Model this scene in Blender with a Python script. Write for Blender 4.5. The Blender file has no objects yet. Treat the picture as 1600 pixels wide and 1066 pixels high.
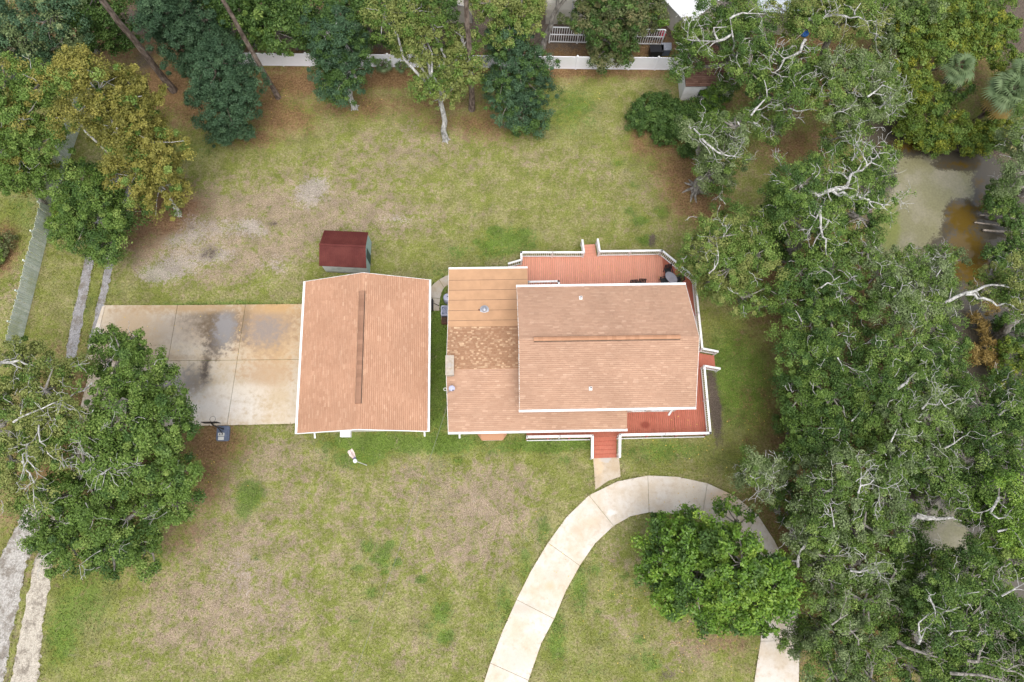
import bpy, math, random
import numpy as np
from mathutils import Matrix, Vector

random.seed(7)
rng = np.random.default_rng(7)
SC = bpy.context.scene
COL = SC.collection
R = math.radians

# ------------------------------------------------------------------ camera
F, PX, PY, H = 1090.0, 800.0, 533.0, 52.0
NADIR = (784.0, 805.0)
YAW = R(0.9)
def _n(v): return v / np.linalg.norm(v)
_d = _n(np.array([NADIR[0] - PX, NADIR[1] - PY, F]))
_u = np.array([0.0, -1.0, 0.0]); _nn = _n(_u - _u.dot(_d) * _d)
_e = np.cross(_d, _nn)
if _e[0] < 0: _e = -_e
EAST = math.cos(YAW) * _e + math.sin(YAW) * _nn
NORTH = -math.sin(YAW) * _e + math.cos(YAW) * _nn
def P(px, py, z=0.0):
    """ground-plan point (x, y) of what the drone sees at a photo pixel, at height z"""
    r = np.array([(px - PX) / F, (py - PY) / F, 1.0])
    v = r * ((H - z) / r.dot(_d))
    return float(v.dot(EAST)), float(v.dot(NORTH))
def mpp(px, py, z=0.0):
    r = np.array([(px - PX) / F, (py - PY) / F, 1.0])
    return (H - z) / r.dot(_d) / F
def world(v): return Vector((v.dot(EAST), v.dot(NORTH), -v.dot(_d)))
cam_d = bpy.data.cameras.new('camera')
cam = bpy.data.objects.new('camera', cam_d); COL.objects.link(cam)
cx_, cy_, cz_ = world(np.array([1.0, 0, 0])), world(np.array([0, -1.0, 0])), world(np.array([0, 0, -1.0]))
m = Matrix((cx_, cy_, cz_)).transposed().to_4x4(); m.translation = (0, 0, H)
cam.matrix_world = m
cam_d.sensor_width = 36.0; cam_d.lens = F / 1600.0 * 36.0
cam_d.clip_start = 0.5; cam_d.clip_end = 3000.0
SC.camera = cam

# ------------------------------------------------------------------ light
SUN_EL, SUN_AZ = 70.0, 168.0          # high thin overcast, glow from the south-east
W = bpy.data.worlds.new('World'); SC.world = W; W.use_nodes = True
wn = W.node_tree; wn.nodes.clear()
sky = wn.nodes.new('ShaderNodeTexSky'); sky.sky_type = 'NISHITA'; sky.sun_disc = False
sky.sun_elevation = R(SUN_EL); sky.sun_rotation = R(SUN_AZ); sky.air_density = 1.0; sky.dust_density = 4.0
hs = wn.nodes.new('ShaderNodeHueSaturation'); hs.inputs['Saturation'].default_value = 0.45
bg = wn.nodes.new('ShaderNodeBackground'); bg.inputs['Strength'].default_value = 0.15
wo = wn.nodes.new('ShaderNodeOutputWorld')
wn.links.new(sky.outputs[0], hs.inputs['Color']); wn.links.new(hs.outputs[0], bg.inputs[0]); wn.links.new(bg.outputs[0], wo.inputs[0])
sd = bpy.data.lights.new('sun', 'SUN'); sd.energy = 1.1; sd.angle = R(65); sd.color = (1.0, 0.96, 0.9)
so = bpy.data.objects.new('sun', sd); COL.objects.link(so)
sv = Vector((math.sin(R(SUN_AZ)) * math.cos(R(SUN_EL)), math.cos(R(SUN_AZ)) * math.cos(R(SUN_EL)), math.sin(R(SUN_EL))))
so.rotation_euler = sv.to_track_quat('Z', 'Y').to_euler(); so.location = (0, 0, 80)
vs = SC.view_settings
vs.view_transform = 'Standard'; vs.look = 'None'; vs.gamma = 1.0; vs.use_curve_mapping = False
vs.exposure = 0.75

# ------------------------------------------------------------------ materials
MATS = {}
class NT:
    def __init__(s, name):
        s.m = bpy.data.materials.new(name); s.m.use_nodes = True
        s.t = s.m.node_tree; s.t.nodes.clear()
        s.out = s.t.nodes.new('ShaderNodeOutputMaterial')
        s.geo = None
        MATS[name] = s.m
    def node(s, typ, **kw):
        n = s.t.nodes.new(typ)
        for k, v in kw.items(): setattr(n, k, v)
        return n
    def link(s, a, b): s.t.links.new(a, b)
    def put(s, sock, v):
        if isinstance(v, bpy.types.NodeSocket): s.link(v, sock)
        elif v is not None:
            if isinstance(v, (tuple, list)) and len(v) == 3 and sock.type == 'RGBA': v = (*v, 1)
            sock.default_value = v
    def pos(s):
        if s.geo is None: s.geo = s.node('ShaderNodeNewGeometry')
        return s.geo.outputs['Position']
    def objc(s):
        return s.node('ShaderNodeTexCoord').outputs['Object']
    def noise(s, scale, detail=4, rough=.55, vec=None, dist=0.0, col=False):
        n = s.node('ShaderNodeTexNoise'); n.inputs['Scale'].default_value = scale
        n.inputs['Detail'].default_value = detail; n.inputs['Roughness'].default_value = rough
        n.inputs['Distortion'].default_value = dist
        s.link(vec if vec is not None else s.pos(), n.inputs['Vector'])
        return n.outputs['Color' if col else 'Fac']
    def vor(s, scale, vec=None, out='Distance', rnd=1.0):
        n = s.node('ShaderNodeTexVoronoi'); n.inputs['Scale'].default_value = scale
        n.inputs['Randomness'].default_value = rnd
        s.link(vec if vec is not None else s.pos(), n.inputs['Vector'])
        return n.outputs[out]
    def attr(s, name, out='Fac'):
        n = s.node('ShaderNodeAttribute'); n.attribute_name = name
        return n.outputs[out]
    def math(s, op, a, b=None, c=None, clamp=False):
        n = s.node('ShaderNodeMath'); n.operation = op; n.use_clamp = clamp
        s.put(n.inputs[0], a)
        if b is not None: s.put(n.inputs[1], b)
        if c is not None: s.put(n.inputs[2], c)
        return n.outputs[0]
    def rng(s, v, a, b, c=0.0, d=1.0, smooth=True):
        n = s.node('ShaderNodeMapRange'); n.clamp = True
        if smooth: n.interpolation_type = 'SMOOTHSTEP'
        s.put(n.inputs['Value'], v)
        for k, x in (('From Min', a), ('From Max', b), ('To Min', c), ('To Max', d)): s.put(n.inputs[k], x)
        return n.outputs[0]
    def mix(s, f, a, b, mode='MIX'):
        n = s.node('ShaderNodeMix'); n.data_type = 'RGBA'; n.blend_type = mode
        s.put(n.inputs[0], f); s.put(n.inputs[6], a); s.put(n.inputs[7], b)
        return n.outputs[2]
    def vscale(s, vec, sc):
        n = s.node('ShaderNodeMapping'); n.inputs['Scale'].default_value = sc
        s.link(vec, n.inputs['Vector']); return n.outputs[0]
    def mul(s, col, val):
        n = s.node('ShaderNodeVectorMath'); n.operation = 'SCALE'
        s.put(n.inputs[0], col); s.put(n.inputs['Scale'], val); return n.outputs[0]
    def bump(s, h, strength=.4, dist=.02):
        n = s.node('ShaderNodeBump'); n.inputs['Strength'].default_value = strength
        n.inputs['Distance'].default_value = dist; s.put(n.inputs['Height'], h); return n.outputs[0]
    def bsdf(s, col, rough=.8, normal=None, spec=.3, metal=0.0, **kw):
        n = s.node('ShaderNodeBsdfPrincipled')
        s.put(n.inputs['Base Color'], col); s.put(n.inputs['Roughness'], rough)
        n.inputs['Specular IOR Level'].default_value = spec; n.inputs['Metallic'].default_value = metal
        if normal is not None: s.link(normal, n.inputs['Normal'])
        for k, v in kw.items(): s.put(n.inputs[k], v)
        s.link(n.outputs[0], s.out.inputs['Surface']); return n
    def blob(s, px, py, rx, ry, z=0.0, soft=.6, rag=None, ragamp=.5):
        """soft oval stain lying where the photo shows it; rx, ry in photo pixels"""
        x, y = P(px, py, z); k = mpp(px, py, z)
        n = s.node('ShaderNodeVectorMath'); n.operation = 'SUBTRACT'; s.link(s.pos(), n.inputs[0]); n.inputs[1].default_value = (x, y, 0)
        q = s.node('ShaderNodeVectorMath'); q.operation = 'MULTIPLY'; s.link(n.outputs[0], q.inputs[0]); q.inputs[1].default_value = (.8 / (rx * k), .8 / (ry * k), 0)
        l = s.node('ShaderNodeVectorMath'); l.operation = 'LENGTH'; s.link(q.outputs[0], l.inputs[0])
        v = l.outputs['Value']
        if rag is not None: v = s.math('ADD', v, s.math('MULTIPLY', s.math('SUBTRACT', rag, .5), ragamp * 3.2))
        return s.rng(v, 1.0, 1.0 - soft, 0, 1)

def plain(name, col, rough=.7, var=.12, scale=3.0, spec=.3, metal=0.0, grime=None, gscale=.8, bump=0.0):
    t = NT(name)
    a = t.noise(scale, 5)
    c = t.mul(t.mix(0, col, col), t.rng(a, .25, .75, 1 - var, 1 + var))
    if grime is not None:
        c = t.mix(t.math('MULTIPLY', t.rng(t.noise(gscale, 6, .65), .48, .72), .7), c, grime)
    nrm = t.bump(t.noise(40, 3), .3, bump) if bump else None
    t.bsdf(c, rough, nrm, spec, metal)
    return t.m

def foliage(name, cols, gloss=.55, trans=.18):
    """cols: dark, mid, light leaf colours chosen leaf by leaf"""
    t = NT(name)
    a = t.attr('tint')
    cr = t.node('ShaderNodeValToRGB')
    el = cr.color_ramp.elements
    el[0].position = 0; el[0].color = (*cols[0], 1); el[1].position = 1; el[1].color = (*cols[2], 1)
    e = el.new(.5); e.color = (*cols[1], 1)
    t.link(a, cr.inputs[0])
    c = cr.outputs[0]
    p = t.node('ShaderNodeBsdfPrincipled')
    t.put(p.inputs['Base Color'], c); p.inputs['Roughness'].default_value = gloss; p.inputs['Specular IOR Level'].default_value = .3
    tr = t.node('ShaderNodeBsdfTranslucent'); t.put(tr.inputs['Color'], t.mul(c, 1.2))
    mx = t.node('ShaderNodeMixShader'); mx.inputs[0].default_value = trans
    t.link(p.outputs[0], mx.inputs[1]); t.link(tr.outputs[0], mx.inputs[2]); t.link(mx.outputs[0], t.out.inputs['Surface'])
    return t.m

foliage('leaf_cedar', ((0.024, 0.056, 0.028), (0.062, 0.124, 0.058), (0.145, 0.24, 0.115)))
foliage('leaf_dark', ((0.02, 0.05, 0.01), (0.068, 0.134, 0.028), (0.2, 0.3, 0.075)))
foliage('leaf_oak', ((0.036, 0.076, 0.012), (0.122, 0.206, 0.036), (0.33, 0.42, 0.11)))
foliage('leaf_oakgrey', ((0.052, 0.084, 0.028), (0.168, 0.228, 0.088), (0.385, 0.445, 0.23)))
foliage('leaf_bright', ((0.044, 0.108, 0.014), (0.135, 0.25, 0.03), (0.35, 0.47, 0.075)), gloss=.35)
foliage('leaf_gold', ((0.085, 0.098, 0.018), (0.225, 0.215, 0.044), (0.42, 0.37, 0.09)))
foliage('leaf_lime', ((0.115, 0.144, 0.036), (0.213, 0.247, 0.066), (0.356, 0.38, 0.12)))
foliage('leaf_scrub', ((0.05, 0.095, 0.012), (0.14, 0.195, 0.024), (0.4, 0.38, 0.042)))
foliage('leaf_russet', ((0.068, 0.098, 0.038), (0.128, 0.15, 0.054), (0.3, 0.225, 0.112)))
foliage('leaf_palm', ((0.078, 0.13, 0.052), (0.143, 0.208, 0.091), (0.26, 0.325, 0.169)))
foliage('leaf_reed', ((0.16, 0.11, 0.03), (0.3, 0.21, 0.06), (0.42, 0.32, 0.11)), trans=.15)
foliage('leaf_fallen', ((0.4, 0.22, 0.05), (0.6, 0.42, 0.08), (0.7, 0.55, 0.15)), trans=.05)

def bark(name, lo, hi, scale=6):
    t = NT(name)
    v = t.vscale(t.pos(), (1, 1, .35))
    a = t.noise(scale, 6, .65, vec=v)
    b = t.noise(scale * .25, 4, .6)
    c = t.mix(t.rng(a, .35, .65), lo, hi)
    c = t.mix(t.rng(b, .45, .7), c, t.mul(c, .65))
    t.bsdf(c, .9, t.bump(a, .8, .04), .1); return t.m
bark('bark_pale', (.36, .345, .315), (.68, .66, .62))
bark('bark_grey', (.16, .145, .125), (.36, .335, .30))
bark('bark_white', (.23, .225, .205), (.58, .57, .545), 5)
bark('bark_pine', (.10, .075, .060), (.27, .215, .18), 5)
bark('wood_dead', (.25, .21, .17), (.50, .44, .38))

# lawn: the ground cover is stored per vertex (lush / dry / litter / sand / soil)
t = NT('lawn_ground')
f1 = t.noise(.40, 5, .65); f2 = t.noise(2.2, 6, .72); f3 = t.noise(14, 3, .75); f4 = t.noise(6.5, 4, .8); f5 = t.noise(.95, 7, .70, dist=.8); f6 = t.noise(4.2, 5, .75)
lush, dry, lit, sand, soil = (t.attr(k) for k in ('lush', 'dry', 'litter', 'sand', 'soil'))
g3, g4 = t.rng(f3, .32, .68), t.rng(f4, .32, .68)
straw = t.mix(g4, (.205, .185, .080), (.340, .310, .155))
olive = t.mix(g3, (.120, .145, .028), (.225, .245, .062))
green = t.mix(g3, (.058, .115, .016), (.140, .225, .038))
pink = t.mix(g3, (.215, .152, .112), (.400, .310, .245))
mid = t.rng(t.math('ADD', t.math('MULTIPLY', f2, .5), t.math('MULTIPLY', f5, .5)), .36, .64, smooth=False)
fine = t.rng(t.math('ADD', t.math('MULTIPLY', f6, .6), t.math('MULTIPLY', f4, .4)), .34, .66, smooth=False)
both = t.math('ADD', t.math('MULTIPLY', mid, .5), t.math('MULTIPLY', fine, .5))
def gate(a, lo, hi, k=1.1, n=None):
    return t.rng(t.math('ADD', a, t.math('MULTIPLY', t.math('SUBTRACT', n if n is not None else both, .5), k)), lo, hi)
c = t.mix(t.rng(t.math('ADD', t.math('MULTIPLY', f1, .55), t.math('MULTIPLY', both, .45)), .38, .66), olive, straw)
c = t.mix(t.math('MULTIPLY', gate(t.math('MULTIPLY', dry, .58), .15, .85, 1.5, t.math('ADD', t.math('MULTIPLY', mid, .72), t.math('MULTIPLY', fine, .28))), .80), c, pink)
c = t.mix(t.math('MULTIPLY', gate(lush, .36, .66, 1.35), .80), c, green)
clump = t.math('MULTIPLY', t.rng(t.noise(1.3, 7, .85), .56, .64), .65)
c = t.mix(t.math('MULTIPLY', clump, t.rng(f1, .40, .50)), c, green)
tan = t.math('MULTIPLY', t.rng(t.noise(1.1, 7, .8, dist=.5), .56, .70), .55)
c = t.mix(tan, c, pink)
red = t.mix(g4, (.125, .062, .030), (.255, .150, .082))
c = t.mix(t.math('MULTIPLY', gate(lit, .12, .72, .9), .88), c, red)
white = t.mix(g3, (.235, .200, .170), (.43, .39, .35))
c = t.mix(t.math('MULTIPLY', gate(sand, .45, .98, 1.5, t.math('ADD', t.math('MULTIPLY', mid, .35), t.math('MULTIPLY', fine, .65))), .78), c, white)
earth = t.mix(g3, (.070, .054, .042), (.155, .125, .100))
c = t.mix(gate(soil, .30, .70, .6), c, earth)
c = t.mul(c, t.rng(t.math('ADD', t.math('MULTIPLY', f3, .5), t.math('MULTIPLY', f4, .5)), .33, .67, .70, 1.26, smooth=False))
c = t.mul(c, t.rng(t.noise(.75, 4, .6), .32, .68, .86, 1.12))
t.bsdf(c, .95, t.bump(t.math('ADD', f3, f4), .7, .06), .1)

def concrete(name, base, stains=(), z=0.0):
    t = NT(name)
    a, b, c3 = t.noise(.5, 6, .65), t.noise(2.5, 6, .7), t.noise(30, 4, .6)
    c = t.mix(t.rng(a, .35, .68), base, tuple(x * y for x, y in zip(base, (.88, .80, .68))))
    c = t.mix(t.math('MULTIPLY', t.rng(b, .46, .72), .6), c, tuple(x * y for x, y in zip(base, (.74, .63, .50))))
    rough = .9
    wet = None
    for (px, py, rx, ry, soft, col, amt, shiny) in stains:
        mk = t.math('MULTIPLY', t.blob(px, py, rx, ry, 0, soft, b, .55), amt)
        c = t.mix(mk, c, col)
        if shiny: wet = mk if wet is None else t.math('MAXIMUM', wet, mk)
    c = t.mul(c, t.rng(c3, .3, .7, .93, 1.06))
    if wet is not None: rough = t.rng(wet, .2, .8, .9, .5)
    t.bsdf(c, rough, t.bump(c3, .25, .006), .3); return t.m
concrete('pad_concrete', (.56, .495, .40), (
    (300, 510, 150, 46, .8, (.30, .25, .20), .75, 0), (330, 500, 60, 30, .9, (.15, .12, .09), .75, 0), (410, 500, 75, 40, .9, (.26, .17, .10), .8, 0), (200, 500, 40, 30, .9, (.33, .27, .21), .7, 0), (205, 520, 50, 60, .9, (.46, .34, .21), .7, 0),
    (425, 520, 70, 80, .9, (.44, .27, .12), .85, 0), (345, 510, 34, 40, .7, (.13, .095, .06), .95, 0),
    (335, 540, 18, 26, .9, (.12, .095, .075), .8, 0), (384, 500, 10, 60, .9, (.20, .14, .08), .7, 0),
    (352, 512, 20, 34, .7, (.235, .225, .225), .85, 1), (418, 515, 44, 40, .9, (.215, .195, .19), .8, 1),
    (305, 598, 34, 36, .9, (.15, .125, .10), .8, 0), (322, 572, 9, 34, .9, (.07, .055, .045), .9, 0), (262, 605, 45, 34, .9, (.27, .255, .25), .75, 0),
    (418, 585, 50, 30, .8, (.42, .29, .18), .75, 0), (430, 480, 45, 14, .9, (.46, .29, .13), .8, 0), (300, 481, 130, 11, .9, (.36, .25, .14), .9, 0), (330, 640, 90, 34, .9, (.66, .62, .57), .7, 0), (240, 560, 110, 6, .9, (.34, .25, .16), .6, 0), (372, 610, 60, 14, .9, (.64, .58, .49), .7, 0)))
concrete('drive_concrete', (.62, .575, .515), (
    (870, 900, 25, 12, .9, (.52, .44, .35), .7, 0), (860, 915, 10, 8, .8, (.55, .42, .28), .7, 0), (900, 828, 9, 7, .8, (.5, .42, .32), .7, 0),
    (815, 950, 30, 12, .9, (.44, .37, .29), .6, 0), (805, 1030, 26, 18, .9, (.52, .45, .37), .6, 0), (955, 802, 9, 6, .8, (.72, .72, .70), .6, 0),
    (1080, 775, 40, 20, .9, (.62, .56, .47), .6, 0), (1130, 775, 30, 14, .8, (.58, .42, .28), .6, 0), (925, 815, 14, 8, .9, (.58, .48, .36), .6, 0)))
concrete('walk_concrete', (.50, .435, .35), ((945, 717, 9, 5, .2, (.46, .44, .41), .8, 0), (935, 728, 10, 20, .9, (.62, .47, .30), .6, 0)))
concrete('side_concrete', (.47, .43, .375))

def gravel(name, lo, hi, veg=.0, tracks=None):
    t = NT(name)
    a, b = t.vor(11, out='Color'), t.noise(1.1, 6, .7)
    bw = t.node('ShaderNodeRGBToBW'); t.link(a, bw.inputs[0])
    c = t.mix(bw.outputs[0], lo, hi)
    c = t.mix(t.math('MULTIPLY', t.rng(b, .46, .62), .8), c, (.17, .145, .115))
    c = t.mul(c, t.rng(t.noise(14, 4, .7), .3, .7, .82, 1.15))
    t.bsdf(c, .95, t.bump(t.vor(11), .8, .04), .15); return t.m
gravel('gravel_white', (.26, .245, .22), (.50, .475, .44))
gravel('gravel_cream', (.33, .295, .24), (.54, .49, .41))
gravel('gravel_grey', (.205, .198, .196), (.37, .36, .36))

def shingle_mat(name, c0, c1, c2, fleck=None, fthr=.86):
    t = NT(name)
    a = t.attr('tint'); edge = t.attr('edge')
    cr = t.node('ShaderNodeValToRGB'); el = cr.color_ramp.elements
    el[0].position = 0; el[0].color = (*c0, 1); el[1].position = 1; el[1].color = (*(fleck or c2), 1)
    e = el.new(.5); e.color = (*c1, 1); e = el.new(fthr - .05); e.color = (*c2, 1)
    t.link(a, cr.inputs[0])
    c = t.mul(cr.outputs[0], t.rng(t.noise(55, 3, .6), .3, .7, .88, 1.12))
    c = t.mul(c, t.rng(t.noise(.35, 4, .6), .3, .7, .93, 1.07))
    c = t.mix(edge, c, tuple(q * .58 for q in c0))  # dark asphalt front edge, which also paints in each course's shadow line
    t.bsdf(c, .95, t.bump(t.noise(80, 2), .3, .005), .1); return t.m
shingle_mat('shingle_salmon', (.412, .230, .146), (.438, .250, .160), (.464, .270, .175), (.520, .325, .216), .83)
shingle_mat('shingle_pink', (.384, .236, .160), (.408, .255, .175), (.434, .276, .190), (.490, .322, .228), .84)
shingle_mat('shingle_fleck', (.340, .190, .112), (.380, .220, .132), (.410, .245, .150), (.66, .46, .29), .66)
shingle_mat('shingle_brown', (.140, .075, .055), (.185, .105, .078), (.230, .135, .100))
plain('rolled_roofing', (.475, .285, .165), .95, .08, 1.5, .1, bump=.004)
plain('seam_and_vent_shade', (.16, .105, .075), .9)  # real roofing seams, and the shade painted on ridge vent sides
t = NT('ridge_cap'); oi = t.node('ShaderNodeObjectInfo')
t.bsdf(t.mul(t.mix(oi.outputs['Random'], (.36, .19, .11), (.45, .245, .145)), t.rng(t.noise(50, 3), .3, .7, .9, 1.1)), .95)
t = NT('ridge_cap_brown'); oi = t.node('ShaderNodeObjectInfo')
t.bsdf(t.mul(t.mix(oi.outputs['Random'], (.25, .135, .085), (.33, .185, .12)), t.rng(t.noise(50, 3), .3, .7, .9, 1.1)), .95)
plain('white_paint', (.80, .80, .80), .5, .04, 2.0, grime=(.62, .61, .58), gscale=.9)
plain('white_vinyl', (.90, .90, .95), .4, .02, 1.0, grime=(.84, .85, .87), gscale=.6)
plain('wall_siding', (.62, .585, .52), .7, .06)
plain('soffit', (.66, .65, .62), .7)
t = NT('deck_stain'); oi = t.node('ShaderNodeObjectInfo')
c = t.mix(oi.outputs['Random'], (.590, .262, .178), (.635, .295, .206))
c = t.mul(c, t.rng(t.noise(6, 5, .6, vec=t.vscale(t.pos(), (4, .6, 1))), .3, .7, .90, 1.08))
c = t.mix(t.math('MULTIPLY', t.rng(t.noise(.7, 4), .5, .8), .35), c, (.56, .29, .215))
t.bsdf(c, .75, None, .25)
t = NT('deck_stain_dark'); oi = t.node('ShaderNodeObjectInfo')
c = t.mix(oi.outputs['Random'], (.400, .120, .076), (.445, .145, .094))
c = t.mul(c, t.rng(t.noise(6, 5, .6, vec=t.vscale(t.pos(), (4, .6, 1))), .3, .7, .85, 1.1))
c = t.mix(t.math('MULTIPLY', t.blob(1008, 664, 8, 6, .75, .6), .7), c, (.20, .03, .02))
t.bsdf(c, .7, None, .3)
plain('deck_dark_board', (.40, .105, .070), .75, .1, 5)  # darker red for stair risers and support posts
t = NT('shed_metal')
c = t.mix(t.rng(t.noise(1.2, 5, .65), .35, .7), (.095, .022, .019), (.125, .033, .027))
t.bsdf(t.mul(c, t.rng(t.noise(20, 3), .3, .7, .9, 1.1)), .75, None, .2)
t = NT('shed_wall')
c = t.mix(t.rng(t.noise(1.6, 6, .7), .45, .65), (.66, .69, .69), (.48, .52, .52))
low = t.node('ShaderNodeSeparateXYZ'); t.link(t.pos(), low.inputs[0])
c = t.mix(t.math('MULTIPLY', t.rng(t.math('ADD', low.outputs[2], t.math('MULTIPLY', t.noise(3, 5, .7), .6)), .75, .25), .8), c, (.16, .12, .08))
t.bsdf(c, .6)
plain('shed_gable', (.36, .50, .50), .6, .08)
plain('shed_door', (.05, .09, .09), .6)
t = NT('picket_paint'); oi = t.node('ShaderNodeObjectInfo')
c = t.mix(oi.outputs['Random'], (.50, .57, .50), (.70, .74, .69))
c = t.mix(t.math('MULTIPLY', t.rng(t.noise(.35, 5, .7), .42, .62), .75), c, (.42, .47, .30))
c = t.mul(c, t.rng(t.noise(8, 4, .7), .3, .7, .85, 1.08)); t.bsdf(c, .8)
t = NT('weathered_wood'); oi = t.node('ShaderNodeObjectInfo')
c = t.mix(oi.outputs['Random'], (.33, .29, .21), (.50, .44, .33))
t.bsdf(t.mul(c, t.rng(t.noise(5, 5, .7), .3, .7, .75, 1.1)), .9)
plain('black_plastic', (.022, .023, .026), .45, .1)
plain('black_metal', (.030, .030, .032), .4, .1, metal=.4)
plain('slate_plastic', (.115, .140, .200), .5, .12, 6)
plain('grey_metal', (.36, .37, .40), .4, .1, metal=.5)
plain('lavender_metal', (.42, .43, .56), .5, .08)
plain('dark_grille', (.06, .065, .08), .6)
plain('block_grey', (.62, .61, .57), .9, .1, 20)
plain('glass_grey', (.30, .29, .33), .15, .1, spec=.6)
plain('pane_glass', (.04, .05, .06), .08, .05, spec=.7)
plain('rust_brown', (.13, .060, .040), .9, .2, 8)
plain('terracotta', (.30, .11, .07), .8)
plain('orange_rim', (.55, .12, .03), .5)
plain('net_white', (.75, .75, .72), .8)
plain('chimney_stone', (.42, .36, .29), .95, .15, 5, grime=(.30, .30, .31), gscale=2.5)
plain('wire_dark', (.20, .20, .19), .6)
plain('flag_pale', (.78, .62, .58), .8, .08, 6)
plain('flag_blue', (.16, .17, .34), .8)
plain('blue_tarp', (.05, .20, .62), .5)
plain('red_plastic', (.55, .03, .09), .4)
plain('poly_film', (.50, .47, .40), .35, .1, 1.2, grime=(.38, .31, .23), gscale=.7)
plain('mulch', (.075, .045, .032), .95, .35, 9)
plain('roof_white_metal', (.80, .80, .82), .4, .03)
plain('roof_grey_metal', (.50, .54, .58), .5, .06)

t = NT('pond_water')
sc_, am_ = t.attr('scum'), t.attr('amber')
n1, n2, n3 = t.noise(.9, 6, .68), t.noise(6, 5, .7), t.noise(.35, 4, .6)
sm = t.rng(t.math('ADD', sc_, t.math('ADD', t.math('MULTIPLY', t.math('SUBTRACT', n1, .5), 1.2), t.math('MULTIPLY', t.math('SUBTRACT', t.noise(3.5, 6, .8), .5), .9))), .32, .66)
scol = t.mix(t.rng(n3, .4, .62), (.200, .190, .105), (.255, .235, .165))
scol = t.mix(t.math('MULTIPLY', t.rng(t.math('ADD', t.attr('algae'), t.math('MULTIPLY', t.math('SUBTRACT', n1, .5), .8)), .3, .7), .9), scol, (.165, .185, .040))
scol = t.mul(scol, t.rng(n2, .3, .7, .86, 1.12))
n4 = t.noise(2.6, 6, .8)
deep = t.mix(t.rng(t.math('ADD', am_, t.math('MULTIPLY', t.math('SUBTRACT', n4, .5), 2.4)), .28, .80), (.078, .068, .050), (.112, .072, .014))
c = t.mix(sm, deep, scol)
t.bsdf(c, t.rng(sm, 0, 1, .10, .32), t.bump(t.noise(3, 4), .1, .02), .5)

# ------------------------------------------------------------------ mesh helpers
class MB:
    def __init__(s): s.v, s.f, s.mi = [], [], []
    def add(s, v, f, mi=0):
        o = len(s.v); s.v += [tuple(map(float, q)) for q in v]
        s.f += [tuple(o + i for i in q) for q in f]; s.mi += [mi] * len(f)
    def box(s, x0, x1, y0, y1, z0, z1, mi=0):
        s.add([(x0, y0, z0), (x1, y0, z0), (x1, y1, z0), (x0, y1, z0), (x0, y0, z1), (x1, y0, z1), (x1, y1, z1), (x0, y1, z1)],
              [(3, 2, 1, 0), (4, 5, 6, 7), (0, 1, 5, 4), (1, 2, 6, 5), (2, 3, 7, 6), (3, 0, 4, 7)], mi); return s
    def bar(s, a, b, w, h, mi=0, up=(0, 0, 1)):
        """box along a-b, w across, h high, centred on the line"""
        a, b = Vector(a), Vector(b); d = (b - a).normalized(); upv = Vector(up)
        if abs(d.dot(upv)) > .99: upv = Vector((0, 1, 0))
        sx = d.cross(upv).normalized() * (w / 2); uz = sx.cross(d).normalized() * (h / 2)
        v = [p + i * sx + j * uz for p in (a, b) for (i, j) in ((-1, -1), (1, -1), (1, 1), (-1, 1))]
        s.add(v, [(3, 2, 1, 0), (4, 5, 6, 7), (0, 1, 5, 4), (1, 2, 6, 5), (2, 3, 7, 6), (3, 0, 4, 7)], mi); return s
    def prism(s, pts, z0, z1, mi=0):
        n = len(pts)
        ar = sum(pts[i][0] * pts[(i + 1) % n][1] - pts[(i + 1) % n][0] * pts[i][1] for i in range(n))
        if ar < 0: pts = pts[::-1]
        v = [(x, y, z0) for x, y in pts] + [(x, y, z1) for x, y in pts]
        s.add(v, [tuple(range(n - 1, -1, -1)), tuple(range(n, 2 * n))] + [(i, (i + 1) % n, n + (i + 1) % n, n + i) for i in range(n)], mi); return s
    def tube(s, pts, rad, n=6, mi=0, caps=True):
        pts = [Vector(p) for p in pts]
        if not isinstance(rad, (list, tuple)): rad = [rad] * len(pts)
        rings = []
        ref = Vector((.31, .53, .79))
        for i, p in enumerate(pts):
            d = (pts[min(i + 1, len(pts) - 1)] - pts[max(i - 1, 0)])
            d = d.normalized() if d.length > 1e-9 else Vector((0, 0, 1))
            a = d.cross(ref)
            if a.length < 1e-3: a = d.cross(Vector((1, 0, 0)))
            a.normalize(); b = d.cross(a)
            rings.append([p + rad[i] * (math.cos(2 * math.pi * k / n) * a + math.sin(2 * math.pi * k / n) * b) for k in range(n)])
        v = [q for r in rings for q in r]; f = []
        for i in range(len(pts) - 1):
            for k in range(n):
                f.append((i * n + k, i * n + (k + 1) % n, (i + 1) * n + (k + 1) % n, (i + 1) * n + k))
        if caps:
            f.append(tuple(range(n - 1, -1, -1))); f.append(tuple((len(pts) - 1) * n + k for k in range(n)))
        s.add(v, f, mi); return s
    def lathe(s, prof, c=(0, 0, 0), n=16, mi=0):
        v = [(c[0] + r * math.cos(2 * math.pi * k / n), c[1] + r * math.sin(2 * math.pi * k / n), c[2] + z) for r, z in prof for k in range(n)]
        f = [(i * n + k, i * n + (k + 1) % n, (i + 1) * n + (k + 1) % n, (i + 1) * n + k) for i in range(len(prof) - 1) for k in range(n)]
        f.append(tuple((len(prof) - 1) * n + k for k in range(n))); s.add(v, f, mi); return s
    def mesh(s, name, mats, off=(0, 0, 0)):
        me = bpy.data.meshes.new(name)
        me.from_pydata([(x - off[0], y - off[1], z - off[2]) for x, y, z in s.v], [], s.f)
        mats = mats if isinstance(mats, (list, tuple)) else [mats]
        for q in mats: me.materials.append(MATS[q])
        if len(mats) > 1: me.polygons.foreach_set('material_index', s.mi)
        me.update(); return me

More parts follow.
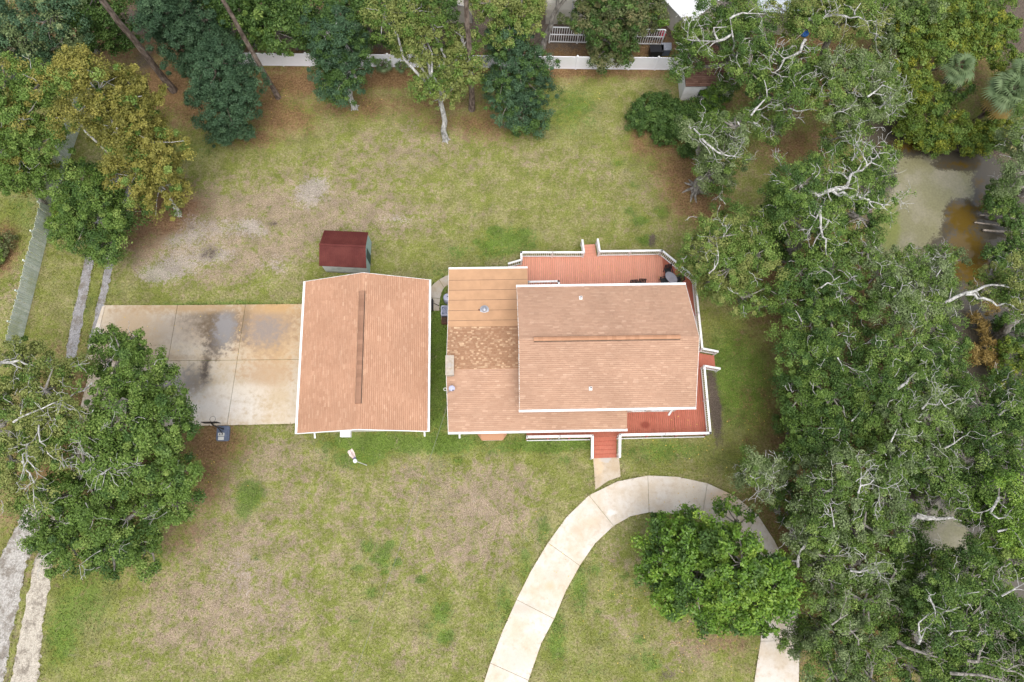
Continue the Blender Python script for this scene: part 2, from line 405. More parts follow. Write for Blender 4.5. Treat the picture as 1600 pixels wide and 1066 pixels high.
def origin(o):
    """world position of an object's parent chain (nothing here is parented under a rotated object)"""
    v = Vector((0, 0, 0))
    while o is not None: v += o.location; o = o.parent
    return v
def part(mb, name, mats, parent, loc=None, label=None, kind=None):
    """a mesh built in world coordinates, linked as a child"""
    po = origin(parent) if parent else Vector((0, 0, 0))
    loc = Vector(loc) if loc is not None else po
    o = bpy.data.objects.new(name, mb.mesh(name, mats, loc)); COL.objects.link(o)
    o.parent = parent; o.location = loc - po
    if label: o['label'] = label
    if kind: o['kind'] = kind
    return o
def inst(me, name, parent, loc, rotz=0.0, scale=None):
    o = bpy.data.objects.new(name, me); COL.objects.link(o); o.parent = parent
    o.location = Vector(loc) - (origin(parent) if parent else Vector((0, 0, 0))); o.rotation_euler = (0, 0, rotz)
    if scale: o.scale = scale
    return o
def thing(name, label, cat, loc, group=None):
    o = bpy.data.objects.new(name, None); COL.objects.link(o); o.location = loc
    o.empty_display_size = .3
    o['label'] = label; o['category'] = cat
    if group: o['group'] = group
    return o
def setting(name, loc=(0, 0, 0)):
    o = bpy.data.objects.new(name, None); COL.objects.link(o); o.location = loc; o['kind'] = 'structure'; return o
def copy_tree(o, loc, label, group=None, rotz=None):
    r = o.copy(); COL.objects.link(r); r.location = loc; r['label'] = label
    if group: r['group'] = group
    if rotz is not None: r.rotation_euler = (0, 0, rotz)
    for ch in list(o.children):
        c = ch.copy(); COL.objects.link(c); c.parent = r
        for g in list(ch.children):
            d = g.copy(); COL.objects.link(d); d.parent = c
    return r
def np_mesh(name, verts, faces_n, mats, attrs=None, smooth=False):
    """verts (N,3); faces are consecutive runs of faces_n vertices, or an index array (M,k)"""
    me = bpy.data.meshes.new(name); N = len(verts)
    me.vertices.add(N); me.vertices.foreach_set('co', np.asarray(verts, np.float32).ravel())
    if isinstance(faces_n, int):
        k = faces_n; idx = np.arange(N, dtype=np.int32); M = N // k
    else:
        idx = np.asarray(faces_n, np.int32); M, k = idx.shape; idx = idx.ravel()
    me.loops.add(M * k); me.loops.foreach_set('vertex_index', idx)
    me.polygons.add(M); me.polygons.foreach_set('loop_start', np.arange(0, M * k, k, dtype=np.int32))
    try: me.polygons.foreach_set('loop_total', np.full(M, k, np.int32))
    except Exception: pass
    if smooth: me.polygons.foreach_set('use_smooth', np.ones(M, bool))
    for q in (mats if isinstance(mats, (list, tuple)) else [mats]): me.materials.append(MATS[q])
    for an, av in (attrs or {}).items():
        a = me.attributes.new(an, 'FLOAT', 'POINT'); a.data.foreach_set('value', np.asarray(av, np.float32))
    me.update(calc_edges=True); return me

def vnoise(x, y, seed=0, octs=4, scale=1.0):
    """cheap value noise for placing things"""
    r = np.random.default_rng(seed); tot = 0; amp = 1.0; s = 0
    for o in range(octs):
        g = r.random((64, 64)); fx, fy = x * scale % 64, y * scale % 64
        ix, iy = np.floor(fx).astype(int) % 64, np.floor(fy).astype(int) % 64; ux, uy = fx - np.floor(fx), fy - np.floor(fy)
        ux, uy = ux * ux * (3 - 2 * ux), uy * uy * (3 - 2 * uy)
        jx, jy = (ix + 1) % 64, (iy + 1) % 64
        tot = tot + amp * ((g[ix, iy] * (1 - ux) + g[jx, iy] * ux) * (1 - uy) + (g[ix, jy] * (1 - ux) + g[jx, jy] * ux) * uy)
        s += amp; amp *= .5; scale *= 2.03
    return tot / s

def inside(poly, X, Y):
    poly = np.array(poly); res = np.zeros(X.shape, bool); j = len(poly) - 1
    for i in range(len(poly)):
        xi, yi, xj, yj = *poly[i], *poly[j]
        c = ((yi > Y) != (yj > Y)) & (X < (xj - xi) * (Y - yi) / (yj - yi + 1e-12) + xi)
        res ^= c; j = i
    return res
def polydist(poly, X, Y):
    d = np.full(X.shape, 1e9)
    for i in range(len(poly)):
        ax, ay = poly[i]; bx, by = poly[(i + 1) % len(poly)]
        dx, dy = bx - ax, by - ay; L = dx * dx + dy * dy + 1e-9
        tt = np.clip(((X - ax) * dx + (Y - ay) * dy) / L, 0, 1)
        d = np.minimum(d, np.hypot(X - ax - tt * dx, Y - ay - tt * dy))
    return d

# ------------------------------------------------------------------ ground, pond, paving
POND = [P(*q) for q in ((1352, 175), (1400, 205), (1450, 226), (1500, 240), (1545, 240), (1572, 262), (1640, 250), (1700, 300), (1700, 700), (1690, 1100),
        (1480, 1120), (1440, 1000), (1405, 910), (1425, 840), (1420, 780), (1455, 700), (1470, 610), (1455, 520), (1420, 450), (1375, 400), (1372, 330), (1378, 260))]
BLOBS = {
 'lush': [(775, 362, 14, 9, 1), (800, 372, 16, 8, 1), (820, 366, 12, 8, .9), (765, 385, 16, 9, 1), (790, 395, 14, 7, .9), (745, 378, 10, 6, .8), (830, 385, 12, 8, .8), (1010, 375, 16, 10, .9), (1035, 330, 16, 14, .8), (985, 330, 14, 10, .7), (1000, 345, 18, 10, .8), (1020, 260, 14, 9, .8), (965, 255, 12, 8, .7), (1050, 250, 12, 8, .7), (990, 290, 14, 10, .6), (660, 905, 10, 7, .9), (610, 850, 8, 6, 1), (585, 872, 7, 6, 1), (620, 880, 9, 7, .9), (600, 895, 7, 5, .9), (400, 870, 9, 7, .7), (440, 1030, 12, 8, .6), (330, 930, 14, 10, .4), (715, 720, 14, 9, .7), (880, 720, 16, 9, .6), (1000, 1000, 14, 9, .7), (1020, 1040, 14, 8, .8), (975, 900, 10, 7, .8), (955, 930, 9, 7, .7), (935, 955, 10, 8, .6), (1000, 950, 9, 6, .6), (390, 775, 22, 24, 1), (380, 800, 16, 16, .7), (130, 930, 55, 70, .7), (100, 980, 30, 60, .8), (800, 375, 40, 22, .8), (770, 395, 25, 12, .7), (715, 395, 25, 16, .6), (685, 560, 20, 130, 1.0),
     (600, 692, 100, 18, .95), (690, 692, 60, 18, 1.0), (560, 715, 50, 16, .8), (860, 694, 80, 13, 1.0), (790, 700, 60, 12, .6), (1040, 705, 80, 18, .7), (1150, 590, 45, 90, 1.0), (1175, 600, 40, 90, .9),
     (890, 170, 55, 55, .6), (860, 130, 40, 20, .5), (300, 230, 70, 30, .5), (640, 255, 50, 25, .3), (600, 870, 12, 18, .9), (575, 855, 12, 14, .7), (560, 890, 14, 12, .6), (690, 955, 16, 22, .8), (695, 995, 14, 12, .9),
     (580, 925, 12, 12, .7), (555, 970, 14, 14, .5), (670, 985, 20, 16, .5), (850, 830, 14, 26, .6), (820, 880, 14, 40, .6), (790, 940, 16, 40, .6), (770, 985, 14, 40, .5), (905, 925, 14, 45, .7), (870, 1000, 16, 50, .7),
     (930, 890, 12, 20, .6), (1010, 1030, 30, 20, .6), (930, 1045, 20, 14, .5), (940, 1000, 25, 16, .4), (130, 480, 40, 60, .45), (85, 430, 20, 80, .3), (560, 500, 30, 20, .4), (340, 475, 150, 7, .6), (545, 400, 20, 14, .3),
     (690, 780, 40, 40, .3), (1000, 260, 40, 40, .4), (620, 470, 100, 60, .3), (30, 340, 40, 60, .5), (1150, 720, 60, 30, .5), (820, 120, 80, 30, .3), (480, 220, 60, 25, .35), (190, 455, 60, 18, .4)],
 'dry': [(430, 330, 110, 55, .85), (560, 300, 100, 45, .6), (320, 375, 90, 55, .9), (650, 235, 80, 36, .6), (600, 345, 70, 26, .5), (250, 395, 50, 40, .8), (450, 700, 60, 26, .8), (370, 750, 60, 40, .6), (340, 850, 90, 60, .7), (430, 900, 90, 70, .6), (280, 970, 100, 60, .7), (380, 990, 120, 50, .5), (500, 760, 90, 40, .45), (640, 745, 40, 30, .7), (720, 775, 60, 50, .75), (780, 830, 60, 70, .75),
     (800, 760, 50, 40, .5), (700, 860, 80, 60, .4), (640, 900, 60, 50, .4), (700, 1010, 50, 30, .4), (960, 880, 36, 36, .6), (965, 970, 40, 30, .6), (1060, 1030, 50, 26, .6), (1090, 1000, 60, 30, .5), (900, 280, 70, 40, .4), (1020, 300, 50, 60, .5),
     (850, 390, 20, 20, .5), (340, 400, 60, 40, .5), (430, 400, 60, 50, .5), (300, 330, 60, 40, .5), (500, 350, 80, 30, .4), (770, 230, 100, 40, .3), (550, 230, 60, 30, .3), (670, 350, 80, 25, .3), (600, 1030, 100, 30, .4), (20, 470, 20, 60, .5), (560, 820, 80, 50, .3)],
 'litter': [(600, 122, 260, 20, .85), (900, 112, 160, 11, .8), (420, 165, 40, 30, .7), (700, 190, 60, 20, .5), (330, 150, 120, 60, .7), (250, 130, 60, 50, .9), (480, 130, 120, 26, .8), (560, 165, 90, 24, .6), (680, 160, 90, 30, .55), (760, 190, 60, 34, .6), (440, 185, 60, 30, .7), (400, 215, 50, 18, .6), (700, 60, 420, 45, 1.2), (300, 40, 300, 60, 1.2), (100, 40, 150, 60, .8),
     (1065, 260, 50, 34, .7), (1085, 290, 50, 60, .8), (1110, 330, 40, 30, .8), (1000, 215, 20, 40, .6), (1040, 230, 60, 20, .6), (255, 330, 55, 40, .9), (220, 360, 40, 40, .6), (330, 690, 50, 40, .8), (320, 740, 40, 60, .6), (280, 830, 50, 40, .4), (1225, 525, 40, 16, .6), (1225, 690, 26, 30, .5),
     (1190, 660, 16, 30, .45), (1000, 115, 90, 10, .6), (820, 108, 150, 8, .6), (500, 107, 150, 7, .7), (1250, 230, 80, 50, .6), (1320, 800, 130, 250, .8), (1300, 450, 140, 120, .8), (1420, 620, 130, 120, .9), (1250, 100, 150, 80, .8), (1195, 870, 30, 40, .8), (1130, 1000, 70, 30, .35), (0, 390, 26, 40, .9), (1500, 100, 150, 80, .5), (160, 700, 140, 150, .8)],
 'sand': [(500, 285, 20, 12, .6), (350, 400, 26, 10, .5), (300, 370, 16, 12, .6), (395, 350, 16, 8, .6), (625, 345, 22, 10, .5), (482, 306, 26, 24, .95), (270, 415, 40, 26, .85), (240, 430, 26, 12, .7), (430, 415, 34, 18, .65), (365, 355, 36, 18, .65), (300, 345, 30, 16, .6), (270, 375, 14, 10, .7), (630, 205, 30, 12, .4), (650, 190, 12, 8, .5), (610, 255, 30, 16, .35), (330, 395, 30, 30, .45), (410, 365, 20, 10, .6),
     (480, 770, 20, 7, .5), (420, 940, 80, 70, .35), (360, 880, 50, 40, .35), (770, 290, 60, 20, .25), (560, 310, 40, 14, .35), (600, 340, 50, 12, .3), (1050, 300, 26, 30, .3), (745, 800, 40, 50, .3), (1300, 250, 40, 50, .3)],
 'soil': [(48, 870, 5, 30, .5), (36, 920, 5, 40, .5), (24, 990, 5, 50, .5), (14, 1050, 5, 40, .5), (8, 890, 10, 40, .8), (330, 395, 20, 16, .6), (300, 355, 12, 8, .5), (425, 350, 12, 7, .6), (460, 300, 10, 7, .4), (270, 375, 26, 16, .4), (1118, 640, 10, 48, 1.0), (1112, 600, 10, 30, .8), (1450, 860, 60, 60, .6), (1019, 375, 7, 14, .8), (700, 48, 420, 40, .9), (330, 30, 250, 45, .8), (225, 95, 22, 40, .6), (1605, 60, 45, 150, 1.1), (1560, 60, 40, 80, .5), (1550, 400, 80, 200, .7), (790, 195, 20, 10, .5), (318, 400, 12, 14, .5), (450, 345, 14, 10, .3), (1040, 1055, 20, 12, .6),
     (1090, 300, 20, 12, .5), (1400, 560, 200, 220, .45), (1560, 760, 160, 400, .6)],
}
def axis(lo, hi, step, far):
    a = np.arange(lo, hi + step, step); g = []; s = step; x = hi
    while x < far: s *= 1.35; x += s; g.append(x)
    b = []; s = step; x = lo
    while x > -far: s *= 1.35; x -= s; b.append(x)
    return np.concatenate([b[::-1], a, g])
ax_x, ax_y = axis(-46, 50, .3, 900), axis(-14, 48, .3, 900)
GX, GY = np.meshgrid(ax_x, ax_y, indexing='ij')
def cover(X, Y):
    out = {}
    for ch, bl in BLOBS.items():
        v = np.zeros(X.shape)
        for (px, py, rx, ry, a) in bl:
            cx, cy = P(px, py); k = mpp(px, py)
            q = ((X - cx) / (rx * k * 1.15)) ** 2 + ((Y - cy) / (ry * k * 1.15)) ** 2
            v = np.maximum(v, a * np.exp(-q * .9)) if ch in ('lush', 'soil', 'litter') else v + a * np.exp(-q * .9)
        out[ch] = np.clip(v, 0, 1.2)
    return out
pd = polydist(POND, GX, GY); pin = inside(POND, GX, GY)
sdist = np.where(pin, -pd, pd)
GZ = np.where(sdist < 1.2, np.interp(sdist, [-2.5, -.4, 1.2], [-1.3, -.55, 0.0]), 0.0)
cov = cover(GX, GY)
cov['soil'] = np.maximum(cov['soil'], np.interp(sdist, [-.5, .6, 2.0], [1, .8, 0]))
nx, ny = GX.shape
I = np.arange(nx * ny).reshape(nx, ny)
quads = np.stack([I[:-1, :-1], I[1:, :-1], I[1:, 1:], I[:-1, 1:]], -1).reshape(-1, 4)
me = np_mesh('ground', np.stack([GX, GY, GZ], -1).reshape(-1, 3), quads, 'lawn_ground', {k: v.ravel() for k, v in cov.items()})
g = bpy.data.objects.new('ground', me); COL.objects.link(g); g['kind'] = 'structure'

# pond surface
px0, py0, px1, py1 = min(p[0] for p in POND), min(p[1] for p in POND), max(p[0] for p in POND), max(p[1] for p in POND)
wx, wy = np.meshgrid(np.arange(px0, px1, .35), np.arange(py0, py1, .35), indexing='ij')
def bl(lst):
    v = np.zeros(wx.shape)
    for (px, py, rx, ry, a) in lst:
        cx, cy = P(px, py, -.3); k = mpp(px, py)
        v = np.maximum(v, a * np.exp(-(((wx - cx) / (rx * k)) ** 2 + ((wy - cy) / (ry * k)) ** 2)))
    return v
scum = bl([(1480, 290, 70, 50, 1.0), (1450, 300, 62, 70, 1.2), (1400, 360, 60, 60, 1.2), (1460, 270, 40, 30, .8), (1450, 340, 40, 60, .9), (1460, 840, 60, 60, 1.1), (1490, 560, 20, 60, .6), (1495, 620, 25, 40, .7)])
amber = bl([(1502, 340, 26, 30, 1.1), (1512, 400, 32, 55, 1.2), (1535, 320, 14, 22, .9), (1440, 228, 70, 12, .9), (1500, 258, 40, 8, .7), (1530, 285, 16, 10, .6)])
scum = np.clip(scum - amber * .9, 0, 1.2)
algae = bl([(1385, 350, 26, 60, 1.0), (1400, 420, 40, 40, 1.0), (1375, 300, 18, 40, .7)])
I = np.arange(wx.size).reshape(wx.shape)
quads = np.stack([I[:-1, :-1], I[1:, :-1], I[1:, 1:], I[:-1, 1:]], -1).reshape(-1, 4)
me = np_mesh('pond', np.stack([wx, wy, np.full(wx.shape, -.3)], -1).reshape(-1, 3), quads, 'pond_water', dict(scum=scum.ravel(), amber=amber.ravel(), algae=algae.ravel()))
o = bpy.data.objects.new('pond', me); COL.objects.link(o); o['kind'] = 'structure'

def shrink(poly, d):
    """pull the corners of a polygon in by d so that joints stay open"""
    n = len(poly); a = sum(poly[i][0] * poly[(i + 1) % n][1] - poly[(i + 1) % n][0] * poly[i][1] for i in range(n))
    if a < 0: poly = poly[::-1]
    out = []
    for i in range(n):
        p0, p1, p2 = Vector(poly[i - 1]), Vector(poly[i]), Vector(poly[(i + 1) % n])
        e1, e2 = (p1 - p0).normalized(), (p2 - p1).normalized()
        n1, n2 = Vector((-e1.y, e1.x)), Vector((-e2.y, e2.x))
        b = n1 + n2
        if b.length < .3: out.append(tuple(p1 + n1 * d)); continue
        b.normalize(); out.append(tuple(p1 + b * (d / max(.4, b.dot(n1)))))
    return out
PAVED = []
def slab(parent, pix, mat, top=.05, gap=.016, name='slab'):
    poly = [P(*q) for q in pix]; PAVED.append(poly)
    part(MB().prism(shrink(poly, gap), -.12, top), name, mat, parent)
# parking pad: three bays of two slabs and a narrow approach
pad = setting('parking_pad')
NT_ = [(165, 477), (278, 477), (384, 476), (482, 475)]; MID = [(144, 564), (263, 564), (371, 563), (478, 562)]; BOT = [(118, 668), (244, 667), (355, 665), (474, 662)]
for i in range(3):
    slab(pad, [NT_[i], NT_[i + 1], MID[i + 1], MID[i]], 'pad_concrete'); slab(pad, [MID[i], MID[i + 1], BOT[i + 1], BOT[i]], 'pad_concrete')
slab(pad, [(160, 479), (165, 477), (144, 564), (132, 564)], 'drive_concrete', .045)
# curved drive
X_ = [((738, 1120), (806, 1130), 1), ((766, 1036), (826, 1063), 1), ((785, 986), (846, 1005), 0), ((807, 937), (866, 967), 1), ((829, 893), (884, 924), 0), ((856, 848), (906, 884), 1),
      ((885, 808), (930, 849), 0), ((920, 774), (959, 822), 1), ((965, 752), (985, 807), 0), ((1012, 743), (1014, 801), 1), ((1058, 745), (1054, 803), 0), ((1105, 755), (1096, 812), 1),
      ((1150, 776), (1128, 832), 0), ((1184, 805), (1152, 855), 1), ((1210, 845), (1172, 885), 0), ((1232, 890), (1186, 915), 1), ((1246, 945), (1192, 955), 0), ((1249, 1000), (1188, 1002), 1), ((1248, 1066), (1178, 1066), 0), ((1247, 1130), (1166, 1130), 1)]
drv = setting('driveway'); last = 0
for i in range(1, len(X_)):
    if X_[i][2]:
        seg = X_[last:i + 1]; slab(drv, [q[0] for q in seg] + [q[1] for q in seg[::-1]], 'drive_concrete', .05, .013); last = i
wk = setting('front_walk')
slab(wk, [(926, 709), (967, 709), (970, 745), (950, 752), (930, 766)], 'walk_concrete', .04)
swk = setting('side_walk')
slab(swk, [(722, 428), (706, 429), (697, 431), (686, 437), (694, 450), (699, 446), (708, 444), (722, 443)], 'side_concrete', .04)
slab(swk, [(686, 437), (677, 444), (671, 452), (668, 465), (688, 467), (690, 458), (694, 450)], 'side_concrete', .04)
slab(swk, [(668, 465), (667, 486), (687, 486), (687, 474), (688, 467)], 'side_concrete', .04)

def ribbon(name, pix_l, pix_r, mat, z, ragged=.12, seed=1):
    r = np.random.default_rng(seed)
    def dens(pp):
        pts = [np.array(P(*q)) for q in pp]; out = []
        for a, b in zip(pts[:-1], pts[1:]):
            n = max(2, int(np.linalg.norm(b - a) / .25))
            for k in range(n): out.append(a + (b - a) * k / n)
        out.append(pts[-1]); return np.array(out)
    L, Rr = dens(pix_l), dens(pix_r)
    n = max(len(L), len(Rr)); ti = np.linspace(0, 1, n)
    f = lambda A: np.stack([np.interp(ti, np.linspace(0, 1, len(A)), A[:, k]) for k in (0, 1)], -1)
    L, Rr = f(L), f(Rr)
    w = 9; V = []
    for i in range(n):
        a, b = L[i], Rr[i]; d = (b - a) / (np.linalg.norm(b - a) + 1e-9)
        j0 = (vnoise(np.array([i * .9]), np.array([seed * 3.3]), seed)[0] - .5) * 2 * ragged * 2; j1 = (vnoise(np.array([i * .9]), np.array([seed * 7.7 + 5]), seed + 9)[0] - .5) * 2 * ragged * 2
        a = a - d * j0; b = b + d * j1
        for k in range(w): q = a + (b - a) * k / (w - 1); V.append((q[0], q[1], z))
    I = np.arange(n * w).reshape(n, w)
    q = np.stack([I[:-1, :-1], I[:-1, 1:], I[1:, 1:], I[1:, :-1]], -1).reshape(-1, 4)
    me = np_mesh(name, np.array(V), q, mat); o = bpy.data.objects.new(name, me); COL.objects.link(o); o['kind'] = 'structure'
    PAVED.append([tuple(p) for p in L] + [tuple(p) for p in Rr[::-1]])
    return o
ribbon('gravel_track', [(208, 210), (162, 300), (138, 380), (121, 460), (101, 560)], [(226, 210), (178, 300), (151, 380), (137, 460), (119, 560)], 'gravel_grey', .012, .07, 3)
ribbon('gravel_track', [(240, 210), (196, 300), (174, 370), (153, 470), (136, 545)], [(258, 210), (210, 300), (188, 370), (169, 450), (149, 545)], 'gravel_grey', .012, .07, 5)
ribbon('gravel_lane', [(55, 760), (6, 860), (-45, 960), (-110, 1150)], [(80, 760), (44, 870), (28, 950), (-12, 1150)], 'gravel_white', .012, .16, 7)
ribbon('gravel_shoulder', [(84, 790), (52, 885), (36, 960), (2, 1150)], [(95, 790), (80, 895), (68, 970), (52, 1150)], 'gravel_cream', .018, .12, 9)

# ------------------------------------------------------------------ buildings
def gutter(parent, a, b, z, out, w=.16):
    """open white gutter along a-b at eave height z; out = outward unit (x, y)"""
    ox, oy = out
    mb = MB()
    def strip(o0, o1, z0, z1):
        m_ = (o0 + o1) / 2
        mb.bar((a[0] + ox * m_, a[1] + oy * m_, (z0 + z1) / 2), (b[0] + ox * m_, b[1] + oy * m_, (z0 + z1) / 2), o1 - o0, z1 - z0)
    strip(.0, w, z - .13, z - .11); strip(w - .03, w + .02, z - .109, z + .005); strip(.0, .03, z - .109, z - .02)
    strip(.031, w - .031, z - .05, z - .035)
    return part(mb, 'gutter', 'white_paint', parent)
def shingles(parent, o, u, v, wid, length, mat, expo=.143, tab=.33, skip=None, lift=.020, seed=0, name='shingles', tb=1.0, ew=.034):
    """courses of tabs laid up a slope from its eave; every tab has its own edge, thickness and tone"""
    r = np.random.default_rng(seed)
    o, u, v = (np.array(q, float) for q in (o, u, v)); n = np.cross(u, v); n /= np.linalg.norm(n)
    if n[2] < 0: n = -n
    V, T, E_ = [], [], []
    rows = int(length / expo) + 1
    for i in range(rows):
        s0 = i * expo; s1 = min(s0 + expo + .02, length)
        if s1 - s0 < .03: continue
        x = -r.random() * tab
        rowt = r.normal(0, .05)
        while x < wid:
            w = tab * (.75 + .5 * r.random()); x0, x1 = max(x, 0), min(x + w - .006, wid); x += w
            if x1 - x0 < .03: continue
            if skip:
                c = o + u * (x0 + x1) / 2 + v * (s0 + s1) / 2
                if skip(c): continue
            lf = lift * (.8 + .9 * r.random()); dj = (r.random() - .5) * .012
            a, b = o + u * x0 + v * (s0 - dj), o + u * x1 + v * (s0 - dj)
            c, d = o + u * x1 + v * s1, o + u * x0 + v * s1
            V += [a + n * lf, b + n * lf, c + n * .002, d + n * .002,
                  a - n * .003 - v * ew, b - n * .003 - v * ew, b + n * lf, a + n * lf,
                  a - n * .004, a + n * lf, d + n * .002, d - n * .004,
                  b + n * lf, b - n * .004, c - n * .004, c + n * .002]
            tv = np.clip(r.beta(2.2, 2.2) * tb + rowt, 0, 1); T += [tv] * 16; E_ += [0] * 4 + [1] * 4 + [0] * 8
    po = np.array(origin(parent))
    me = np_mesh(name, np.array(V) - po, 4, mat, dict(tint=T, edge=E_))
    ob = bpy.data.objects.new(name, me); COL.objects.link(ob); ob.parent = parent; ob['kind'] = 'stuff'; return ob
def avg(*a): return sum(a) / len(a)
def window(parent, x, y, z, w, h, axis, out):
    """window on a wall: frame with an inset pane; axis 'x' = wall runs east-west"""
    s = out
    fr, pn = MB(), MB()
    def bx(mb, u0, u1, d0, d1, z0, z1):
        d0, d1 = sorted((d0 * s, d1 * s))
        if axis == 'x': mb.box(x + u0, x + u1, y + d0, y + d1, z + z0, z + z1)
        else: mb.box(x + d0, x + d1, y + u0, y + u1, z + z0, z + z1)
    bx(fr, -w / 2, w / 2, .003, .07, 0, .08); bx(fr, -w / 2, w / 2, .003, .07, h - .08, h)
    bx(fr, -w / 2, -w / 2 + .08, .003, .07, .081, h - .081); bx(fr, w / 2 - .08, w / 2, .003, .07, .081, h - .081); bx(fr, -w / 2 + .081, w / 2 - .081, .003, .06, h / 2 - .03, h / 2 + .03)
    bx(pn, -w / 2 + .081, w / 2 - .081, .002, .025, .081, h - .081)
    f = part(fr, 'window', 'white_paint', parent); part(pn, 'pane', 'pane_glass', f)

# ---- garage
GE, GR = 2.6, 4.35
a, b, c, d = P(475, 440, GE), P(673, 437.5, GE), P(671.5, 673, GE), P(460, 678, GE)
gx0, gx1, gy0, gy1 = avg(a[0], d[0]), avg(b[0], c[0]), avg(c[1], d[1]), avg(a[1], b[1])
gar = thing('garage', 'low garage with salmon shingle gable roof beside the concrete parking pad', 'garage', (avg(gx0, gx1), gy0 + .4, 0))
WI = .42
part(MB().box(gx0 + WI, gx1 - WI, gy0 + .35, gy1 - .35, 0, GE - .12), 'wall', 'wall_siding', gar)
gxm = avg(gx0, gx1); half = (gx1 - gx0) / 2 - .17; sl = math.hypot(half, GR - GE)
rf = MB()
for sgn in (-1, 1):
    x_e = gxm + sgn * half
    v = [(x_e, gy0, GE - .02), (gxm, gy0, GR - .02), (gxm, gy1, GR - .02), (x_e, gy1, GE - .02), (x_e, gy0, GE - .14), (gxm, gy0, GR - .14), (gxm, gy1, GR - .14), (x_e, gy1, GE - .14)]
    f = [(0, 1, 2, 3), (7, 6, 5, 4), (0, 3, 7, 4), (0, 4, 5, 1), (2, 6, 7, 3)]
    rf.add(v, f if sgn < 0 else [q[::-1] for q in f])
for yy in (gy0 + .351, gy1 - .351):
    rf.add([(gx0 + WI + .01, yy, GE - .13), (gx1 - WI - .01, yy, GE - .13), (gxm, yy, GR - .2)], [(0, 1, 2)], 1)
roof = part(rf, 'roof', ['rolled_roofing', 'white_paint'], gar)
for sgn in (-1, 1):
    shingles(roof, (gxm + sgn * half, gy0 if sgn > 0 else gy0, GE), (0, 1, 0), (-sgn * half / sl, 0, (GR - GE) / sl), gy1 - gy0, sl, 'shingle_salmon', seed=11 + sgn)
    part(MB().bar((gxm + sgn * (half + .02), gy0 - .02, GE - .06), (gxm + sgn * .001, gy0 - .02, GR - .06), .05, .16), 'fascia', 'white_paint', gar)
    part(MB().bar((gxm + sgn * (half + .02), gy1 + .02, GE - .09), (gxm + sgn * .001, gy1 + .02, GR - .09), .04, .14), 'fascia', 'white_paint', gar)
gutter(gar, (gx0 + .17, gy0 - .03), (gx0 + .17, gy1 + .03), GE, (-1, 0)); gutter(gar, (gx1 - .17, gy0 - .03), (gx1 - .17, gy1 + .03), GE, (1, 0))
def caps(parent, a, b, mat, piece=.30, w=.36, slope=.36, lift=.13):
    """ridge vent: cap pieces folded over the ridge, each lapping the next"""
    a, b = Vector(a), Vector(b); d = (b - a).normalized(); L = (b - a).length; s = Vector((-d.y, d.x, 0)).normalized()
    mb = MB(); hp = piece * .5
    v = []
    for q, e in ((-hp, 0), (hp, .012)):
        for k, zz in ((-w / 2, -slope * w / 2), (0, 0), (w / 2, -slope * w / 2)):
            v.append(d * q + s * k + Vector((0, 0, zz + lift + e)))
    for q, e in ((-hp, 0), (hp, .012)):
        for k, zz in ((-w / 2 - .055, -slope * w / 2), (w / 2 + .055, -slope * w / 2)):
            v.append(d * q + s * k + Vector((0, 0, zz + e - .03)))
    mb.add(v, [(0, 3, 4, 1), (1, 4, 5, 2), (3, 8, 9, 5, 4), (0, 1, 2, 7, 6)])
    mb.add([v[q] for q in (0, 6, 8, 3, 2, 5, 9, 7)], [(0, 1, 2, 3), (4, 5, 6, 7)], 1)  # dark flaps splayed outward: the vent's shadow side put into the colour
    me = mb.mesh('ridge_cap', [mat, 'seam_and_vent_shade'])
    n = int(L / piece)
    for i in range(n): inst(me, 'ridge_cap', parent, a + d * (i + .5) * piece)
caps(roof, (gxm, P(565, 455, GR)[1], GR), (gxm, P(560, 637, GR)[1], GR), 'ridge_cap_brown')
for px in (486, 661):
    x, y = P(px, 679, 1.2); y = gy0 + .30
    part(MB().bar((x, y, .25), (x, y, GE - .2), .09, .07).bar((x, y, .28), (x, y - .38, .06), .11, .07), 'downspout', 'white_paint', gar)
x, _ = P(541, 676, 1.6)
part(MB().box(x - .36, x + .36, gy0 - .22, gy0 + .349, 1.45, 1.95), 'air_conditioner', 'white_vinyl', gar, label='white window air conditioner under the gable eave')
for px in (515, 610):
    x, _ = P(px, 676, 1.0); window(gar, x, gy0 + .35, .9, 1.0, 1.1, 'x', -1)
dz = MB()
for k in range(2): dz.box(gx0 + WI - .03, gx0 + WI - .003, gy0 + 1.2 + k * 4.2, gy0 + 4.7 + k * 4.2, .02, 2.2)
part(dz, 'garage_door', 'white_paint', gar)

# ---- house
UE, UR = 5.7, 7.85
a, b, c, d = P(806, 445, UE), P(1069, 442.5, UE), P(1089.5, 639.5, UE), P(812.5, 643.5, UE)
ux0, ux1, uy0, uy1 = avg(a[0], d[0]), avg(b[0], c[0]), avg(c[1], d[1]), avg(a[1], b[1])
LE, LR = 3.0, 5.15
lx0 = avg(P(702, 418, LE)[0], P(700, 678, LE)[0]); ly0 = avg(P(700, 679, LE)[1], P(980, 673, LE)[1]); lx1 = P(979.5, 672, LE)[0]
lyr = P(750, 577, LR)[1]
FE = 2.95
fy1 = avg(P(702, 418, FE)[1], P(824, 416.5, FE)[1]); fx1 = P(824, 430, FE)[0]
hou = thing('house', 'two storey house with pink shingle roofs and red decks, right of the garage', 'house', (avg(ux0, ux1), uy0 + .6, 0))
uwx0, uwx1, uwy0, uwy1 = ux0 + .25, ux1 - .25, uy0 + .55, uy1 - .5
DK = .75                                              # deck height
part(MB().box(uwx0, uwx1, uwy0, uwy1, 0, UE - .1), 'wall', 'wall_siding', hou)
lsl = (LR - LE) / (lyr - ly0)
part(MB().box(lx0 + .25, uwx0 - .004, ly0 + .5, lyr - .3, 0, LE - .12), 'wall', 'wall_siding', hou)
